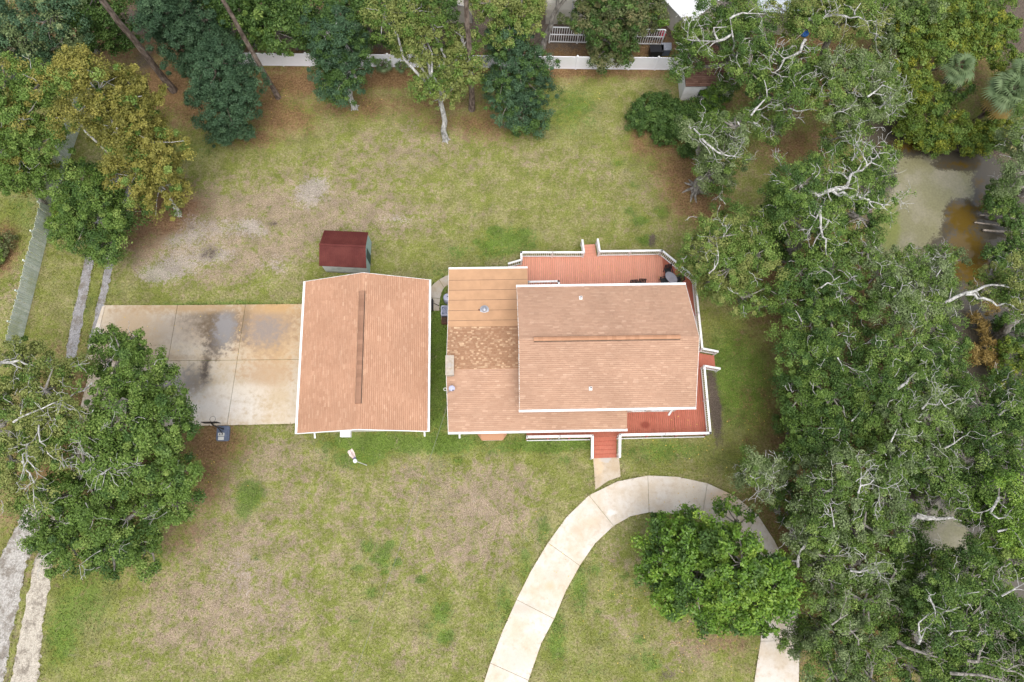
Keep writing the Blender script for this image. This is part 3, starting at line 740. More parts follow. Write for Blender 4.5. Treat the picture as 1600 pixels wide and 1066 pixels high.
part(MB().box(lx0 + .25, fx1 - .25, lyr - .299, fy1 - .4, 0, FE - .2), 'wall', 'wall_siding', hou)
uym = avg(uy0, uy1); uh = (uy1 - uy0) / 2 - .17; usl = math.hypot(uh, UR - UE)
rf = MB()
for sgn in (-1, 1):
    y_e = uym + sgn * uh
    v = [(ux0, y_e, UE - .02), (ux0, uym, UR - .02), (ux1, uym, UR - .02), (ux1, y_e, UE - .02), (ux0, y_e, UE - .16), (ux0, uym, UR - .16), (ux1, uym, UR - .16), (ux1, y_e, UE - .16)]
    f = [(0, 1, 2, 3), (7, 6, 5, 4), (0, 3, 7, 4), (0, 4, 5, 1), (2, 6, 7, 3)]
    rf.add(v, f if sgn > 0 else [q[::-1] for q in f])
for xx in (uwx0 + .01, uwx1 - .01):
    rf.add([(xx, uwy0, UE - .2), (xx, uwy1, UE - .2), (xx, uym, UR - .2)], [(0, 1, 2)], 1)
for y0_, y1_ in ((uy0 + .18, uwy0), (uwy1, uy1 - .18)): rf.box(ux0 + .03, ux1 - .03, y0_, y1_, UE - .20, UE - .165, 1)
uroof = part(rf, 'roof', ['rolled_roofing', 'soffit'], hou)
for sgn in (-1, 1):
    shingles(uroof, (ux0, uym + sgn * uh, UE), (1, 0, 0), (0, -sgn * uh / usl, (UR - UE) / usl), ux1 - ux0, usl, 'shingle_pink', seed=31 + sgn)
    for xx in (ux0 + .012, ux1 + .014):
        part(MB().bar((xx, uym + sgn * uh, UE - .06), (xx, uym + sgn * .002, UR - .06), .03, .14), 'fascia', 'shingle_pink' if False else 'soffit', hou)
gutter(hou, (ux0 - .03, uy0 + .17), (ux1 + .03, uy0 + .17), UE, (0, -1)); gutter(hou, (ux0 - .03, uy1 - .17), (ux1 + .03, uy1 - .17), UE, (0, 1))
caps(uroof, (P(834, 531, UR)[0], uym, UR), (P(1064, 529, UR)[0], uym, UR), 'ridge_cap', slope=.48, w=.28)
# lower roof: south slope, north slope down to the low-pitched extension
ys = ly0 + .17
fy0 = P(750, 511, 3.75)[1]; FZ = LR - lsl * .92 * (fy0 - lyr); FZ = LR - (LR - 3.75)
rf = MB()
def slope_slab(x0, x1, ya, za, yb, zb, th=.14):
    v = [(x0, ya, za - .02), (x1, ya, za - .02), (x1, yb, zb - .02), (x0, yb, zb - .02), (x0, ya, za - th), (x1, ya, za - th), (x1, yb, zb - th), (x0, yb, zb - th)]
    rf.add(v, [(0, 1, 2, 3), (7, 6, 5, 4), (0, 4, 5, 1), (1, 5, 6, 2), (2, 6, 7, 3), (3, 7, 4, 0)])
zat = lambda y: LE + (LR - LE) * (y - ys) / (lyr - ys)
slope_slab(lx0, uwx0, ys, LE, lyr, LR)
slope_slab(uwx0 + .001, lx1, ys, LE, uwy0, zat(uwy0))
slope_slab(lx0, uwx0, lyr, LR, fy0, FZ)
slope_slab(lx0, fx1, fy0, FZ, fy1 - .15, FE)
lroof = part(rf, 'roof', 'rolled_roofing', hou)
lv = np.array([0, lyr - ys, LR - LE]); ll = np.linalg.norm(lv); lv /= ll
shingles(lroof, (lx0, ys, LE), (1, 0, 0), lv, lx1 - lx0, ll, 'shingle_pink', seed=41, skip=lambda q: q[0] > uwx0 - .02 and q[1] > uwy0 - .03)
nv = np.array([0, lyr - fy0, LR - FZ]); nl = np.linalg.norm(nv); nv /= nl
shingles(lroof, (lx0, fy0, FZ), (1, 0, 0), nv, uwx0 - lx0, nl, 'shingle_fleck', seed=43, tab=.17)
for k in range(4): pass
# rolled roofing: each strip laps the one below it
fys = [P(760, yy, 3.3)[1] for yy in (420, 436.5, 453, 469.5, 486.5, 503)] + [fy0 + .02]
fys[0] = fy1 - .15
zf = lambda y: FE + (FZ - FE) * (fy1 - .15 - y) / (fy1 - .15 - fy0)
for i in range(6):
    ya, yb = fys[i], fys[i + 1]
    xa, xb = lx0 - .01, (fx1 + .01 if ya > uy1 - .1 else uwx0 - .01)
    splits = {1: P(751, 440, 3)[0], 5: P(741, 505, 3)[0]}.get(i)
    for x0, x1 in ([(xa, splits - .012), (splits + .012, xb)] if splits else [(xa, xb)]):
        mb = MB(); z0, z1 = zf(ya), zf(yb)
        v = [(x0, ya - .0, z0 + .016), (x1, ya, z0 + .016), (x1, yb + .012, z1 + .004), (x0, yb + .012, z1 + .004), (x0, ya, z0 - .015), (x1, ya, z0 - .015), (x1, yb + .012, z1 - .012), (x0, yb + .012, z1 - .012)]
        mb.add(v, [(3, 2, 1, 0), (4, 5, 6, 7), (0, 1, 5, 4), (1, 2, 6, 5), (2, 3, 7, 6), (3, 0, 4, 7)])
        part(mb, 'roofing_strip', 'rolled_roofing', lroof)
sm = MB()
for i in range(1, 6):
    y = fys[i]; xb = fx1 if y > uy1 - .1 else uwx0
    sm.bar((lx0, y + .012, zf(y) + .004), (xb, y + .012, zf(y) + .004), .035, .012)
part(sm, 'seam', 'seam_and_vent_shade', lroof)
gutter(hou, (lx0 - .03, ly0 + .17), (lx1 + .05, ly0 + .17), LE, (0, -1)); gutter(hou, (lx0 - .03, fy1 - .15), (fx1 + .03, fy1 - .15), FE, (0, 1), .13)
part(MB().bar((lx0 - .015, ys, LE - .06), (lx0 - .015, lyr, LR - .06), .03, .14).bar((lx0 - .015, lyr + .001, LR - .06), (lx0 - .015, fy0, FZ - .06), .03, .14).bar((lx0 - .015, fy0 + .001, FZ - .06), (lx0 - .015, fy1 - .15, FE - .06), .03, .14), 'fascia', 'shingle_fleck' if False else 'soffit', hou)
# chimney
x0, y0 = P(697, 585, 5.7); x1, y1 = P(708, 556, 5.7)
ch = part(MB().box(x0, x1, y0, y1, 0, 5.55), 'chimney', 'chimney_stone', hou)
part(MB().box(x0 - .05, x1 + .05, y0 - .05, y1 + .05, 5.55, 5.65), 'cap', 'chimney_stone', ch)
xm, ym = avg(x0, x1), avg(y0, y1)
part(MB().box(xm - .1, xm + .1, ym - .25, ym + .2, 5.65, 5.72), 'flue', 'chimney_stone', ch)
# plumbing vents
def vent(px, py, zr, name='vent_pipe'):
    x, y = P(px, py, zr); 
    zz = (UR - (UR - UE) * abs(y - uym) / uh)
    p = part(MB().box(x - .11, x + .11, y - .13, y + .13, zz - .05, zz + .07), 'vent_flashing', 'white_paint', hou)
    part(MB().tube([(x, y, zz), (x, y, zz + .32)], .075, 10), name, 'white_paint', p); part(MB().tube([(x, y, zz + .30), (x, y, zz + .326)], .05, 10), 'opening', 'black_plastic', p)
vent(907.5, 465.5, 6.3); vent(922, 608, 6.1)
x, y = P(757, 485, 3.4); z = zf(y)
p = part(MB().lathe([(.34, 0), (.33, .03), (.15, .05), (.15, .2), (.19, .2), (.17, .28), (.06, .34)], (x, y, z + .01)), 'roof_vent', 'grey_metal', hou)
part(MB().tube([(x - .38, y - .02, z), (x - .38, y - .02, z + .14)], .05, 8), 'vent_pipe', 'rust_brown', hou)
# bay window with its own little roof
bx0, by_ = P(741, 682, 2.4); bx1, _ = P(797, 681, 2.4); tx0, ty = P(753, 688.5, 2.2); tx1, _ = P(786, 688, 2.2)
yb = ly0 + .49
mb = MB(); mb.prism([(bx0 + .15, yb), (tx0 + .06, ty + .16), (tx1 - .06, ty + .16), (bx1 - .15, yb)], .5, 2.15)
bay = part(mb, 'bay_window', 'white_paint', hou)
mb = MB(); e_ = [(bx0 - .1, yb), (tx0, ty), (tx1, ty), (bx1 + .1, yb)]
mb.add([(e_[0][0], e_[0][1], 2.2), (e_[1][0], e_[1][1], 2.2), (e_[2][0], e_[2][1], 2.2), (e_[3][0], e_[3][1], 2.2), (bx0 + .35, yb, 2.75), (bx1 - .35, yb, 2.75),
        (e_[0][0], e_[0][1], 2.15), (e_[1][0], e_[1][1], 2.15), (e_[2][0], e_[2][1], 2.15), (e_[3][0], e_[3][1], 2.15)],
       [(0, 1, 4), (1, 2, 5, 4), (2, 3, 5), (6, 7, 1, 0), (7, 8, 2, 1), (8, 9, 3, 2)])
part(mb, 'bay_roof', 'ridge_cap', bay)
for k in range(3):
    fx = tx0 + (tx1 - tx0) * (k + .5) / 3
    part(MB().box(fx - .28, fx + .28, ty + .13, ty + .158, .9, 1.95), 'pane', 'pane_glass', bay)
for px in (1000, 1030): x, _ = P(px, 645, 2.0); window(hou, x, uwy0, DK + .7, 1.1, 1.4, 'x', -1)
for px in (860, 950, 1040): x, _ = P(px, 645, 4.5); window(hou, x, uwy0, 4.25, 1.0, 1.1, 'x', -1)
for yy in (.3, .6): window(hou, uwx1, uwy0 + yy * (uwy1 - uwy0), 2.0, 1.1, 1.4, 'y', 1)
x, _ = P(717, 683, 1.0)
part(MB().bar((x, ly0 + .42, .25), (x, ly0 + .42, LE - .2), .09, .07).bar((x, ly0 + .42, .28), (x, ly0 + .02, .06), .12, .07), 'downspout', 'white_paint', hou)
q0, q1 = P(1046, 648, 2.9), P(1056, 642, 5.0)
part(MB().bar((P(1045, 648, 3.6)[0], P(1045, 648, 3.6)[1], 3.6), (P(1058, 640, 5.3)[0], uwy0 - .05, 5.3), .12, .12), 'brace', 'white_paint', hou)

# ---- deck that wraps the house
RH = .95
CZ = DK + RH
dk = thing('deck', 'red stained wooden deck with white railings wrapping round the house', 'deck', (avg(ux0, ux1), uy1 + .8, 0))
rail_mesh = MB().box(-.02, .02, -.02, .02, 0, RH - .17).mesh('baluster', 'white_paint')
post_mesh = MB().box(-.06, .06, -.06, .06, -.2, RH + .02).mesh('post', 'white_paint')
def railing(pa, pb, za=DK, zb=DK, ends=(1, 1), step=.15, mid=True):
    """cap, lower rail and balusters between two plan points; za, zb are floor heights"""
    a, b = Vector((*pa, 0)), Vector((*pb, 0)); L = (b - a).length; d = (b - a) / L
    A = lambda s, h: (a.x + d.x * s, a.y + d.y * s, za + (zb - za) * s / L + h)
    r = part(MB().bar(A(-.07, RH), A(L + .07, RH), .15, .04).bar(A(0, RH - .06), A(L, RH - .06), .05, .08).bar(A(0, .12), A(L, .12), .055, .09), 'railing', 'white_paint', dk)
    n = int(L / step)
    for i in range(1, n):
        inst(rail_mesh, 'baluster', r, A(i * L / n, .13))
    ps = [0] * ends[0] + [L] * ends[1] + ([L / 2] if mid and L > 3 else [])
    for s in ps: inst(post_mesh, 'post', r, A(s, -.0))
    return r
NW = P(814.5, 394.5, CZ); N1 = P(912.5, 394.5, CZ); N2 = P(937, 393, CZ); NE = P(1034.5, 391.5, CZ); E0 = P(1086.5, 434, CZ); E1 = P(1093, 549, CZ)
E0 = P(1086, 434, CZ); E1 = P(1097.5, 545, CZ); E2 = P(1100.5, 572, CZ); SE = P(1110, 676.5, CZ); S1 = P(969, 679.5, CZ); S2 = P(926, 681, CZ); SW = P(824, 682.5, CZ)
W1 = (NW[0], P(814, 406.5, CZ)[1])
railing(NW, N1); railing(N2, NE); railing(NE, E0); railing(E0, E1); railing(E2, SE); railing(SE, S1); railing(S2, SW, step=.15); railing(NW, W1, mid=False)
i0, i1 = P(826, 440.5, CZ), P(873, 439.5, CZ); i2 = (i1[0], uwy1 + .1)
railing(i0, i1, step=.2); railing(i1, i2, step=.2, mid=False)
# boards, one by one
bw = .146
def boards(x0, x1, yfun0, yfun1, z=DK, mat='deck_stain'):
    x = x0; k = 0
    while x < x1 - .03:
        xa, xb = x, min(x + bw - .020, x1); xm_ = avg(xa, xb); ya, yb = yfun0(xm_), yfun1(xm_)
        if yb - ya > .1: part(MB().box(xa, xb, ya, yb, z - .035, z - .0015 * (k % 3)), 'board', mat, dk, loc=(xm_, avg(ya, yb), z))
        x += bw; k += 1
lerp = lambda x, p, q: p[1] + (q[1] - p[1]) * (x - p[0]) / (q[0] - p[0])
nE = lambda x: lerp(x, NW, NE) + .02 if x < NE[0] else lerp(x, NE, E0) + .02
boards(NW[0] - .02, uwx1, lambda x: (fy1 - .39 if x < fx1 - .24 else uwy1 + .004), nE)
east_n = lambda x: nE(x) if x < E0[0] else E0[1]
# east walkway and south porch
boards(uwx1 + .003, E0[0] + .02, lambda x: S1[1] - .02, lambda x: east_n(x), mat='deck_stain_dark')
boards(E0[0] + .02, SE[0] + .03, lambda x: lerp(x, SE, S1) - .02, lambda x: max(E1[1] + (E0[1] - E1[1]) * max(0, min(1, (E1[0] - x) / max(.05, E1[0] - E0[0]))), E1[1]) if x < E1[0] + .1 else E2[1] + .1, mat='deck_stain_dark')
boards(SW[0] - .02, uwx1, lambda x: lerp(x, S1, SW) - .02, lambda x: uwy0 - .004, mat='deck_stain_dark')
# skirt boards under the deck edge
def skirt(pa, pb, off=(0, 0)):
    part(MB().bar((pa[0], pa[1], DK - .13), (pb[0], pb[1], DK - .13), .04, .18), 'fascia', 'deck_stain', dk)
for q0, q1 in ((NW, N1), (N1, N2), (N2, NE), (NE, E0), (E0, E1), (E1, E2), (E2, SE), (SE, S1), (S1, S2), (S2, SW), (NW, W1)): skirt(q0, q1)
for q0, q1 in ((SE, S1), (S2, SW)):
    part(MB().bar((q0[0], q0[1] - .12, .12), (q1[0], q1[1] - .12, .12), .05, .22), 'skirt_board', 'white_paint', dk)
post = MB().box(-.06, .06, -.06, .06, 0, DK - .05).mesh('support_post', 'deck_dark_board')
for q0, q1 in ((NW, N1), (N2, NE), (NE, E0), (E0, E1), (E2, SE), (SE, S1), (S2, SW)):
    for k in range(4): inst(post, 'support_post', dk, (q0[0] + (q1[0] - q0[0]) * k / 3, q0[1] + (q1[1] - q0[1]) * k / 3 - 0, 0))
def stairs(p0, p1, dirv, n=4, run=.30, rise=None, wid_in=.09, sl=1.0):
    """treads going down from the deck edge p0-p1 in direction dirv, with a railing on each side"""
    rise = DK / (n + 1)
    a, b = Vector((*p0, 0)), Vector((*p1, 0)); s = (b - a).normalized(); dv = Vector((*dirv, 0))
    for k in range(n):
        c0, c1 = a + s * wid_in + dv * (run * (k + .5)), b - s * wid_in + dv * (run * (k + .5)); z = DK - rise * (k + 1)
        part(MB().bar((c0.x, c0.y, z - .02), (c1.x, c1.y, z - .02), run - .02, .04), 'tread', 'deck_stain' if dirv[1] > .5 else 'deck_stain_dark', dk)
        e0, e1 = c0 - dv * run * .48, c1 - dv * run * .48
        part(MB().bar((e0.x, e0.y, z + rise / 2 - .015), (e1.x, e1.y, z + rise / 2 - .015), .02, rise - .05), 'riser', 'deck_dark_board', dk)
    for q in (a, b):
        e = q + dv * run * n
        railing((q.x + dv.x * .1, q.y + dv.y * .1), (e.x, e.y), DK, DK - rise * n, mid=False, ends=(0, 1))
stairs(N1, N2, (0, 1), 4, .31)
stairs(E1, E2, (math.cos(R(-4)), math.sin(R(-4))), 4, .33)
stairs(S2, S1, (0, -1), 5, .30)
w0, w1 = W1, (W1[0], fy1 - .2)
for k in range(3):
    part(MB().box(W1[0] - .3 * (k + 1), W1[0] - .3 * k - .01, fy1 - .36, W1[1], DK - .19 * (k + 1) - .04, DK - .19 * (k + 1)), 'tread', 'deck_stain', dk)
railing((W1[0] - .08, W1[1]), (W1[0] - .95, W1[1] - .06), DK, DK - .55, mid=False, ends=(0, 1), step=.13)

# ---- red roofed garden shed
SE_, SR = 1.75, 2.45
a, b, c, d = P(506.5, 360, SE_), P(575.5, 363, SE_), P(572.5, 419, SE_), P(498.5, 415.5, SE_)
shd = thing('garden_shed', 'small metal shed with dark red ribbed gable roof on the lawn', 'shed', ((a[0] + c[0]) / 2, (a[1] + c[1]) / 2, 0))
A2, B2, C2, D2 = (Vector((*q, 0)) for q in (a, b, c, d))
wv = (B2 - A2).normalized(); ins = .12
def inset(q, sx, sy): return q + wv * ins * sx + Vector((-wv.y, wv.x, 0)) * ins * sy
wl = [inset(A2, 1, -1), inset(B2, -.5, -1), inset(C2, -.5, 1), inset(D2, 1, 1)]
part(MB().prism([(q.x, q.y) for q in wl], 0, SE_ - .03), 'wall', 'shed_wall', shd)
ML, MR = (A2 + D2) / 2, (B2 + C2) / 2
gb = MB()
for q0, q1, mm in ((wl[1], wl[2], MR - wv * .06), (wl[0], wl[3], ML + wv * ins)):
    gb.add([(q0.x, q0.y, SE_ - .03), (q1.x, q1.y, SE_ - .03), (mm.x, mm.y, SR - .05)], [(0, 1, 2)])
    gb.add([(q0.x + wv.x * .004, q0.y + wv.y * .004, .06), (q1.x + wv.x * .004, q1.y + wv.y * .004, .06), (q1.x + wv.x * .004, q1.y, SE_ - .03), (q0.x + wv.x * .004, q0.y, SE_ - .03)], [(0, 1, 2, 3)]) if mm is not ML else None
part(gb, 'gable', 'shed_gable', shd)
dm = (wl[1] * .42 + wl[2] * .58)
part(MB().bar((dm.x + wv.x * .02, dm.y + .38, .95), (dm.x + wv.x * .02, dm.y - .38, .95), 1.6, .03, up=(1, 0, 0)), 'door', 'shed_door', shd)
for (e0, e1, nm) in ((D2, C2, 's'), (A2, B2, 'n')):
    rm = MB(); e0z, mz = SE_, SR
    n = 22
    for k in range(n):                                     # pressed panels with a raised rib between them
        for (t0, t1, dz_) in ((k / n, (k + .78) / n, 0), ((k + .78) / n, (k + 1) / n, .028)):
            p0, p1, p2, p3 = e0.lerp(e1, t0), e0.lerp(e1, t1), ML.lerp(MR, t1), ML.lerp(MR, t0)
            v = [(p0.x, p0.y, e0z + dz_), (p1.x, p1.y, e0z + dz_), (p2.x, p2.y, mz + dz_), (p3.x, p3.y, mz + dz_)]
            v += [(x, y, z - .03 - dz_) for x, y, z in v]
            f = [(0, 1, 2, 3), (7, 6, 5, 4), (0, 4, 5, 1), (1, 5, 6, 2), (3, 2, 6, 7), (0, 3, 7, 4)]
            rm.add(v, f if nm == 's' else [q[::-1] for q in f])
    rp = part(rm, 'roof_panel', 'shed_metal', shd)
part(MB().bar((ML.x - .02, ML.y, SR + .035), (MR.x + .02, MR.y, SR + .035), .16, .03), 'ridge_cap', 'shed_metal', shd)

# ---- neighbour's outbuilding under the oaks, roofs beyond the fence
zE = 2.1
sb = thing('white_shed', 'white walled outbuilding with brown shingle roof half hidden by oaks', 'shed', (*P(1100, 140), 0))
x0, y0 = P(1062, 157, 0); x1, y1 = x0 + 4.2, y0 + 3.4
part(MB().box(x0, x1, y0, y1, 0, zE), 'wall', 'white_paint', sb)
part(MB().box(x0 + 1.3, x0 + 2.0, y0 - .04, y0 - .004, .7, 1.5), 'window', 'pane_glass', sb)
rr = part(MB().box(x0 - .05, x1 + .2, y0 - .12, y1 + .2, zE, zE + .1), 'roof', 'shingle_brown', sb)
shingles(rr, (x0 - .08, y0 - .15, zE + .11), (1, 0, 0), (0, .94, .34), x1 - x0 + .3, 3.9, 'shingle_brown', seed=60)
def flat_house(name, label, cat, pix, z, mat, ribs=0, wallm='wall_siding'):
    pts = [P(px, py, z) for px, py in pix]; cx = avg(*[p[0] for p in pts]); cy = avg(*[p[1] for p in pts])
    h = thing(name, label, cat, (cx, cy, 0))
    part(MB().prism(shrink(pts, .3), 0, z - .1), 'wall', wallm, h)
    r = part(MB().prism(pts, z - .1, z), 'roof', mat, h)
    if ribs:
        a, b, c, d = (Vector((*q, z + .012)) for q in pts[:4])
        for k in range(1, ribs): 
            p, q = a.lerp(b, k / ribs), d.lerp(c, k / ribs); part(MB().bar(p, q, .05, .03), 'rib', mat, r)
    return h
flat_house('white_roof_shed', 'bright white metal roof at the top edge, right of the greenhouse', 'shed', [(1010, -30), (1075, 38), (1150, -20), (1085, -80)], 2.6, 'roof_white_metal', 7)
flat_house('neighbour_house', 'pale grey roof glimpsed through oak limbs at the top edge', 'house', [(1180, -60), (1185, 18), (1275, 24), (1280, -55)], 3.0, 'roof_grey_metal', 8)
tb = thing('folded_tarp', 'small bright blue tarp bundle glimpsed between the oak limbs', 'tarp', (*P(1258, 50, 7.5), 0))
x, y = P(1258, 50, 7.5)
part(MB().lathe([(.02, 0), (.30, .05), (.34, .22), (.2, .36), (.04, .4)], (x, y, 7.2), 9), 'bundle', 'blue_tarp', tb)
part(MB().tube([(x, y, 7.55), (x + .1, y + .2, 8.3)], .02, 5), 'rope', 'wire_dark', tb)

# ---- polytunnels and barred garden bed beyond the white fence
def tunnel(px, py, w, l, label, z=0, ang=0):
    x, y = P(px, py); g_ = thing('greenhouse', label, 'greenhouse', (x, y, 0))
    hz = 2.2; N = 10; ca = math.cos(R(ang)); sa = math.sin(R(ang))
    tr = lambda u, v: (x + ca * u - sa * v, y + sa * u + ca * v)
    prof = [(-w / 2 * math.cos(math.pi * k / N), hz * math.sin(math.pi * k / N) ** .8) for k in range(N + 1)]
    mb = MB()
    v = [(*tr(u, -l / 2), zz) for u, zz in prof] + [(*tr(u, l / 2), zz) for u, zz in prof]
    mb.add(v, [(k, k + 1, N + 2 + k, N + 1 + k) for k in range(N)] + [tuple(range(N, -1, -1)), tuple(range(N + 1, 2 * N + 2))])
    part(mb, 'film', 'poly_film', g_)
    for j in range(int(l / 1.2) + 1):
        vv = -l / 2 + j * 1.2
        part(MB().tube([(*tr(u * 1.01, vv), zz * 1.01 + .01) for u, zz in prof], .03, 6), 'hoop', 'grey_metal', g_)
tunnel(893, 16, 2.8, 4.6, 'beige plastic greenhouse tunnel behind the barred garden bed', ang=90)
tunnel(718, 10, 2.2, 3.4, 'beige plastic greenhouse tunnel glimpsed between the tall pale trees')
x0, y0 = P(858, 66); x1, y1 = P(1032, 70)
gb = thing('garden_bed', 'white barred frame round a planted bed beyond the white fence', 'garden bed', (avg(x0, x1), y0, 0))
fr = MB(); hb = 1.9
L = math.hypot(x1 - x0, y1 - y0); dx, dy = (x1 - x0) / L, (y1 - y0) / L
for z in (.08, 1.0, 1.9): fr.bar((x0, y0, z), (x1, y1, z), .07, .07)
part(fr, 'rail', 'white_paint', gb)
barm = MB().box(-.025, .025, -.025, .025, .1, 1.86).mesh('bar', 'white_paint')
for k in range(int(L / .2) + 1): inst(barm, 'bar', gb, (x0 + dx * .2 * k, y0 + dy * .2 * k, 0))
pm = MB().box(-.05, .05, -.05, .05, 0, 1.95).mesh('post', 'white_paint')
for k in range(5): inst(pm, 'post', gb, (x0 + dx * L * k / 4, y0 + dy * L * k / 4 - .06, 0))
part(MB().box(x0, x1, y0 + .15, y0 + .85, 0, .35), 'soil_bed', 'mulch', gb)
x, y = P(1035, 53, .5)
bk = thing('red_bucket', 'small red plastic tub at the right end of the barred bed', 'tub', (x, y, 0))
part(MB().lathe([(.2, 0), (.3, .5), (.31, .52), (.27, .5), (.2, .2)], (x, y, 0)), 'body', 'red_plastic', bk)
part(MB().tube([(x - .3, y, .5), (x - .2, y, .72), (x + .2, y, .72), (x + .3, y, .5)], .015, 5), 'handle', 'grey_metal', bk)
for k, (px, py, lab) in enumerate(((1025, 80, 'larger dark bin behind the right end of white fence'), (1040, 77, 'smaller grey blue bin behind the right end of white fence'))):
    x, y = P(px, py, .5); bn = thing('storage_bin', lab, 'bin', (x, y, 0), 'bins behind the white fence')
    s = (.5, .35)[k]
    part(MB().prism([(x - s, y - .3), (x + s, y - .3), (x + s * 1.1, y + .3), (x - s * 1.1, y + .3)], 0, .8), 'body', ('black_plastic', 'slate_plastic')[k], bn)
    part(MB().prism([(x - s - .06, y - .36), (x + s + .06, y - .36), (x + s * 1.1 + .06, y + .36), (x - s * 1.1 - .06, y + .36)], .8, .87), 'lid', ('black_metal', 'grey_metal')[k], bn)
x, y = P(600, 38)
sf = thing('metal_frame', 'grey metal frame standing in shade behind the white fence', 'frame', (x, y, 0))
for i in (-1, 1):
    part(MB().tube([(x + i * 1.1, y, 0), (x + i * 1.1, y + .1, 2.0)], .05, 6), 'leg', 'grey_metal', sf)
    part(MB().tube([(x + i * 1.1, y + 1.2, 0), (x + i * 1.1, y + .15, 2.0)], .05, 6), 'leg', 'grey_metal', sf)
part(MB().tube([(x - 1.2, y + .12, 2.05), (x + 1.2, y + .12, 2.05)], .055, 6), 'top_bar', 'grey_metal', sf)
part(MB().tube([(x - 1.2, y, .2), (x + 1.2, y, .2)], .045, 6), 'low_bar', 'grey_metal', sf)

# ------------------------------------------------------------------ fences
# white vinyl fence along the back of the lawn
fb0, fb1 = P(318, 101.5), P(1064, 109.5)
vf = thing('vinyl_fence', 'long white solid vinyl fence along the back of the lawn', 'fence', (avg(fb0[0], fb1[0]), avg(fb0[1], fb1[1]), 0))
L = math.hypot(fb1[0] - fb0[0], fb1[1] - fb0[1]); dx, dy = (fb1[0] - fb0[0]) / L, (fb1[1] - fb0[1]) / L
FH = 1.62; n = int(L / 2.2); stp = L / n
pmesh = MB().box(-.065, .065, -.065, .065, 0, FH + .08).mesh('post', 'white_vinyl'); 
cmesh = MB().lathe([(.1, 0), (.1, .03), (.06, .07), (.01, .12)], (0, 0, FH + .08), 8).mesh('post_cap', 'white_paint')
ang = math.atan2(dy, dx)
pn = MB()
nb = 12; bwid = (stp - .14) / nb
for k in range(nb): pn.box(.07 + k * bwid + .002, .07 + (k + 1) * bwid - .002, -.018 + (k % 2) * .003, .018 + (k % 2) * .003, .06, FH - .1)
pn.box(.07, stp - .07, -.03, .03, .02, .14); pn.box(.07, stp - .07, -.032, .032, FH - .1, FH)
pnm = pn.mesh('panel', 'white_vinyl')
for i in range(n + 1):
    q = (fb0[0] + dx * stp * i, fb0[1] + dy * stp * i, 0)
    po_ = inst(pmesh, 'post', vf, q, ang); c_ = bpy.data.objects.new('post_cap', cmesh); COL.objects.link(c_); c_.parent = po_
    if i < n: inst(pnm, 'panel', vf, q, ang)
# green-tinged picket fence on the left
def picket_fence(name, label, pix, h, step, wid, mat, side, thick=.022, posts=True, seed=3):
    r = random.Random(seed); pts = [Vector((*P(*q), 0)) for q in pix]
    root = thing(name, label, 'fence', tuple(pts[len(pts) // 2]))
    meshes = []
    for k in range(4):
        hh = h * (1 + (k - 1.5) * .012); mb = MB(); w = wid
        mb.add([(-w / 2, -thick / 2, .03), (w / 2, -thick / 2, .03), (w / 2, -thick / 2, hh - .04), (w / 4, -thick / 2, hh), (-w / 4, -thick / 2, hh), (-w / 2, -thick / 2, hh - .04)] +
               [(-w / 2, thick / 2, .03), (w / 2, thick / 2, .03), (w / 2, thick / 2, hh - .04), (w / 4, thick / 2, hh), (-w / 4, thick / 2, hh), (-w / 2, thick / 2, hh - .04)],
               [(0, 1, 2, 3, 4, 5), (11, 10, 9, 8, 7, 6)] + [(i, i + 6, (i + 1) % 6 + 6, (i + 1) % 6) for i in range(6)])
        meshes.append(mb.mesh('picket', mat))
    pmesh = MB().box(-.055, .055, -.055, .055, 0, h + .1).mesh('post', mat)
    carry = 0
    for a, b in zip(pts[:-1], pts[1:]):
        d = (b - a); L = d.length; d /= L; an = math.atan2(d.y, d.x); s = Vector((-d.y, d.x, 0)) * side
        rl = MB()
        for z in (.35, h * .55, h - .3): rl.bar(a + s * .05 + Vector((0, 0, z)), b + s * .05 + Vector((0, 0, z)), .04, .09)
        part(rl, 'rail', mat, root)
        n = int(L / step)
        for i in range(n):
            o = inst(meshes[r.randrange(4)], 'picket', root, a + d * (i + .5) * step, an + r.uniform(-.03, .03)); o.rotation_euler = (r.uniform(-.025, .025), r.uniform(-.012, .012), o.rotation_euler.z)
        if posts:
            for i in range(int(L / 2.4) + 1): inst(pmesh, 'post', root, a + d * 2.4 * i + s * .13, an)
    return root
picket_fence('picket_fence', 'pale green stained board fence along the left side of the yard', [(138, 165), (95, 288), (32, 545)], 1.75, .16, .145, 'picket_paint', -1)
picket_fence('board_fence', 'weathered beige board fence at the top left under mossy trees', [(-60, 84), (150, 78)], 1.5, .17, .155, 'weathered_wood', -1, seed=5)

# ------------------------------------------------------------------ small things
# basketball hoop
bx, by = P(348, 677)
bh = thing('basketball_hoop', 'portable basketball hoop with black backboard at the edge of the pad', 'basketball hoop', (bx, by, 0))
x0, y1 = P(339, 665.5, .2); x1, y0 = P(357, 689, .2)
mb = MB(); cham = .1
oct_ = [(x0 + cham, y0), (x1 - cham, y0), (x1, y0 + cham), (x1, y1 - cham), (x1 - cham, y1), (x0 + cham, y1), (x0, y1 - cham), (x0, y0 + cham)]
mb.prism(oct_, 0, .17); ib = shrink(oct_, .1); mb.prism(ib, .1701, .22)
part(mb, 'base', 'slate_plastic', bh)
pb = (avg(x0, x1) + .05, y1 - .25, .2); bb = P(331, 661, 2.7)
part(MB().tube([pb, (pb[0] - .02, pb[1] + .02, 1.4), (bb[0] + .05, bb[1] - .12, 2.55), (bb[0], bb[1] - .05, 2.75)], .055, 8), 'pole', 'black_metal', bh)
part(MB().bar((pb[0], pb[1] - .4, .2), (pb[0] - .05, pb[1] - .02, 1.1), .05, .05), 'strut', 'black_metal', bh)
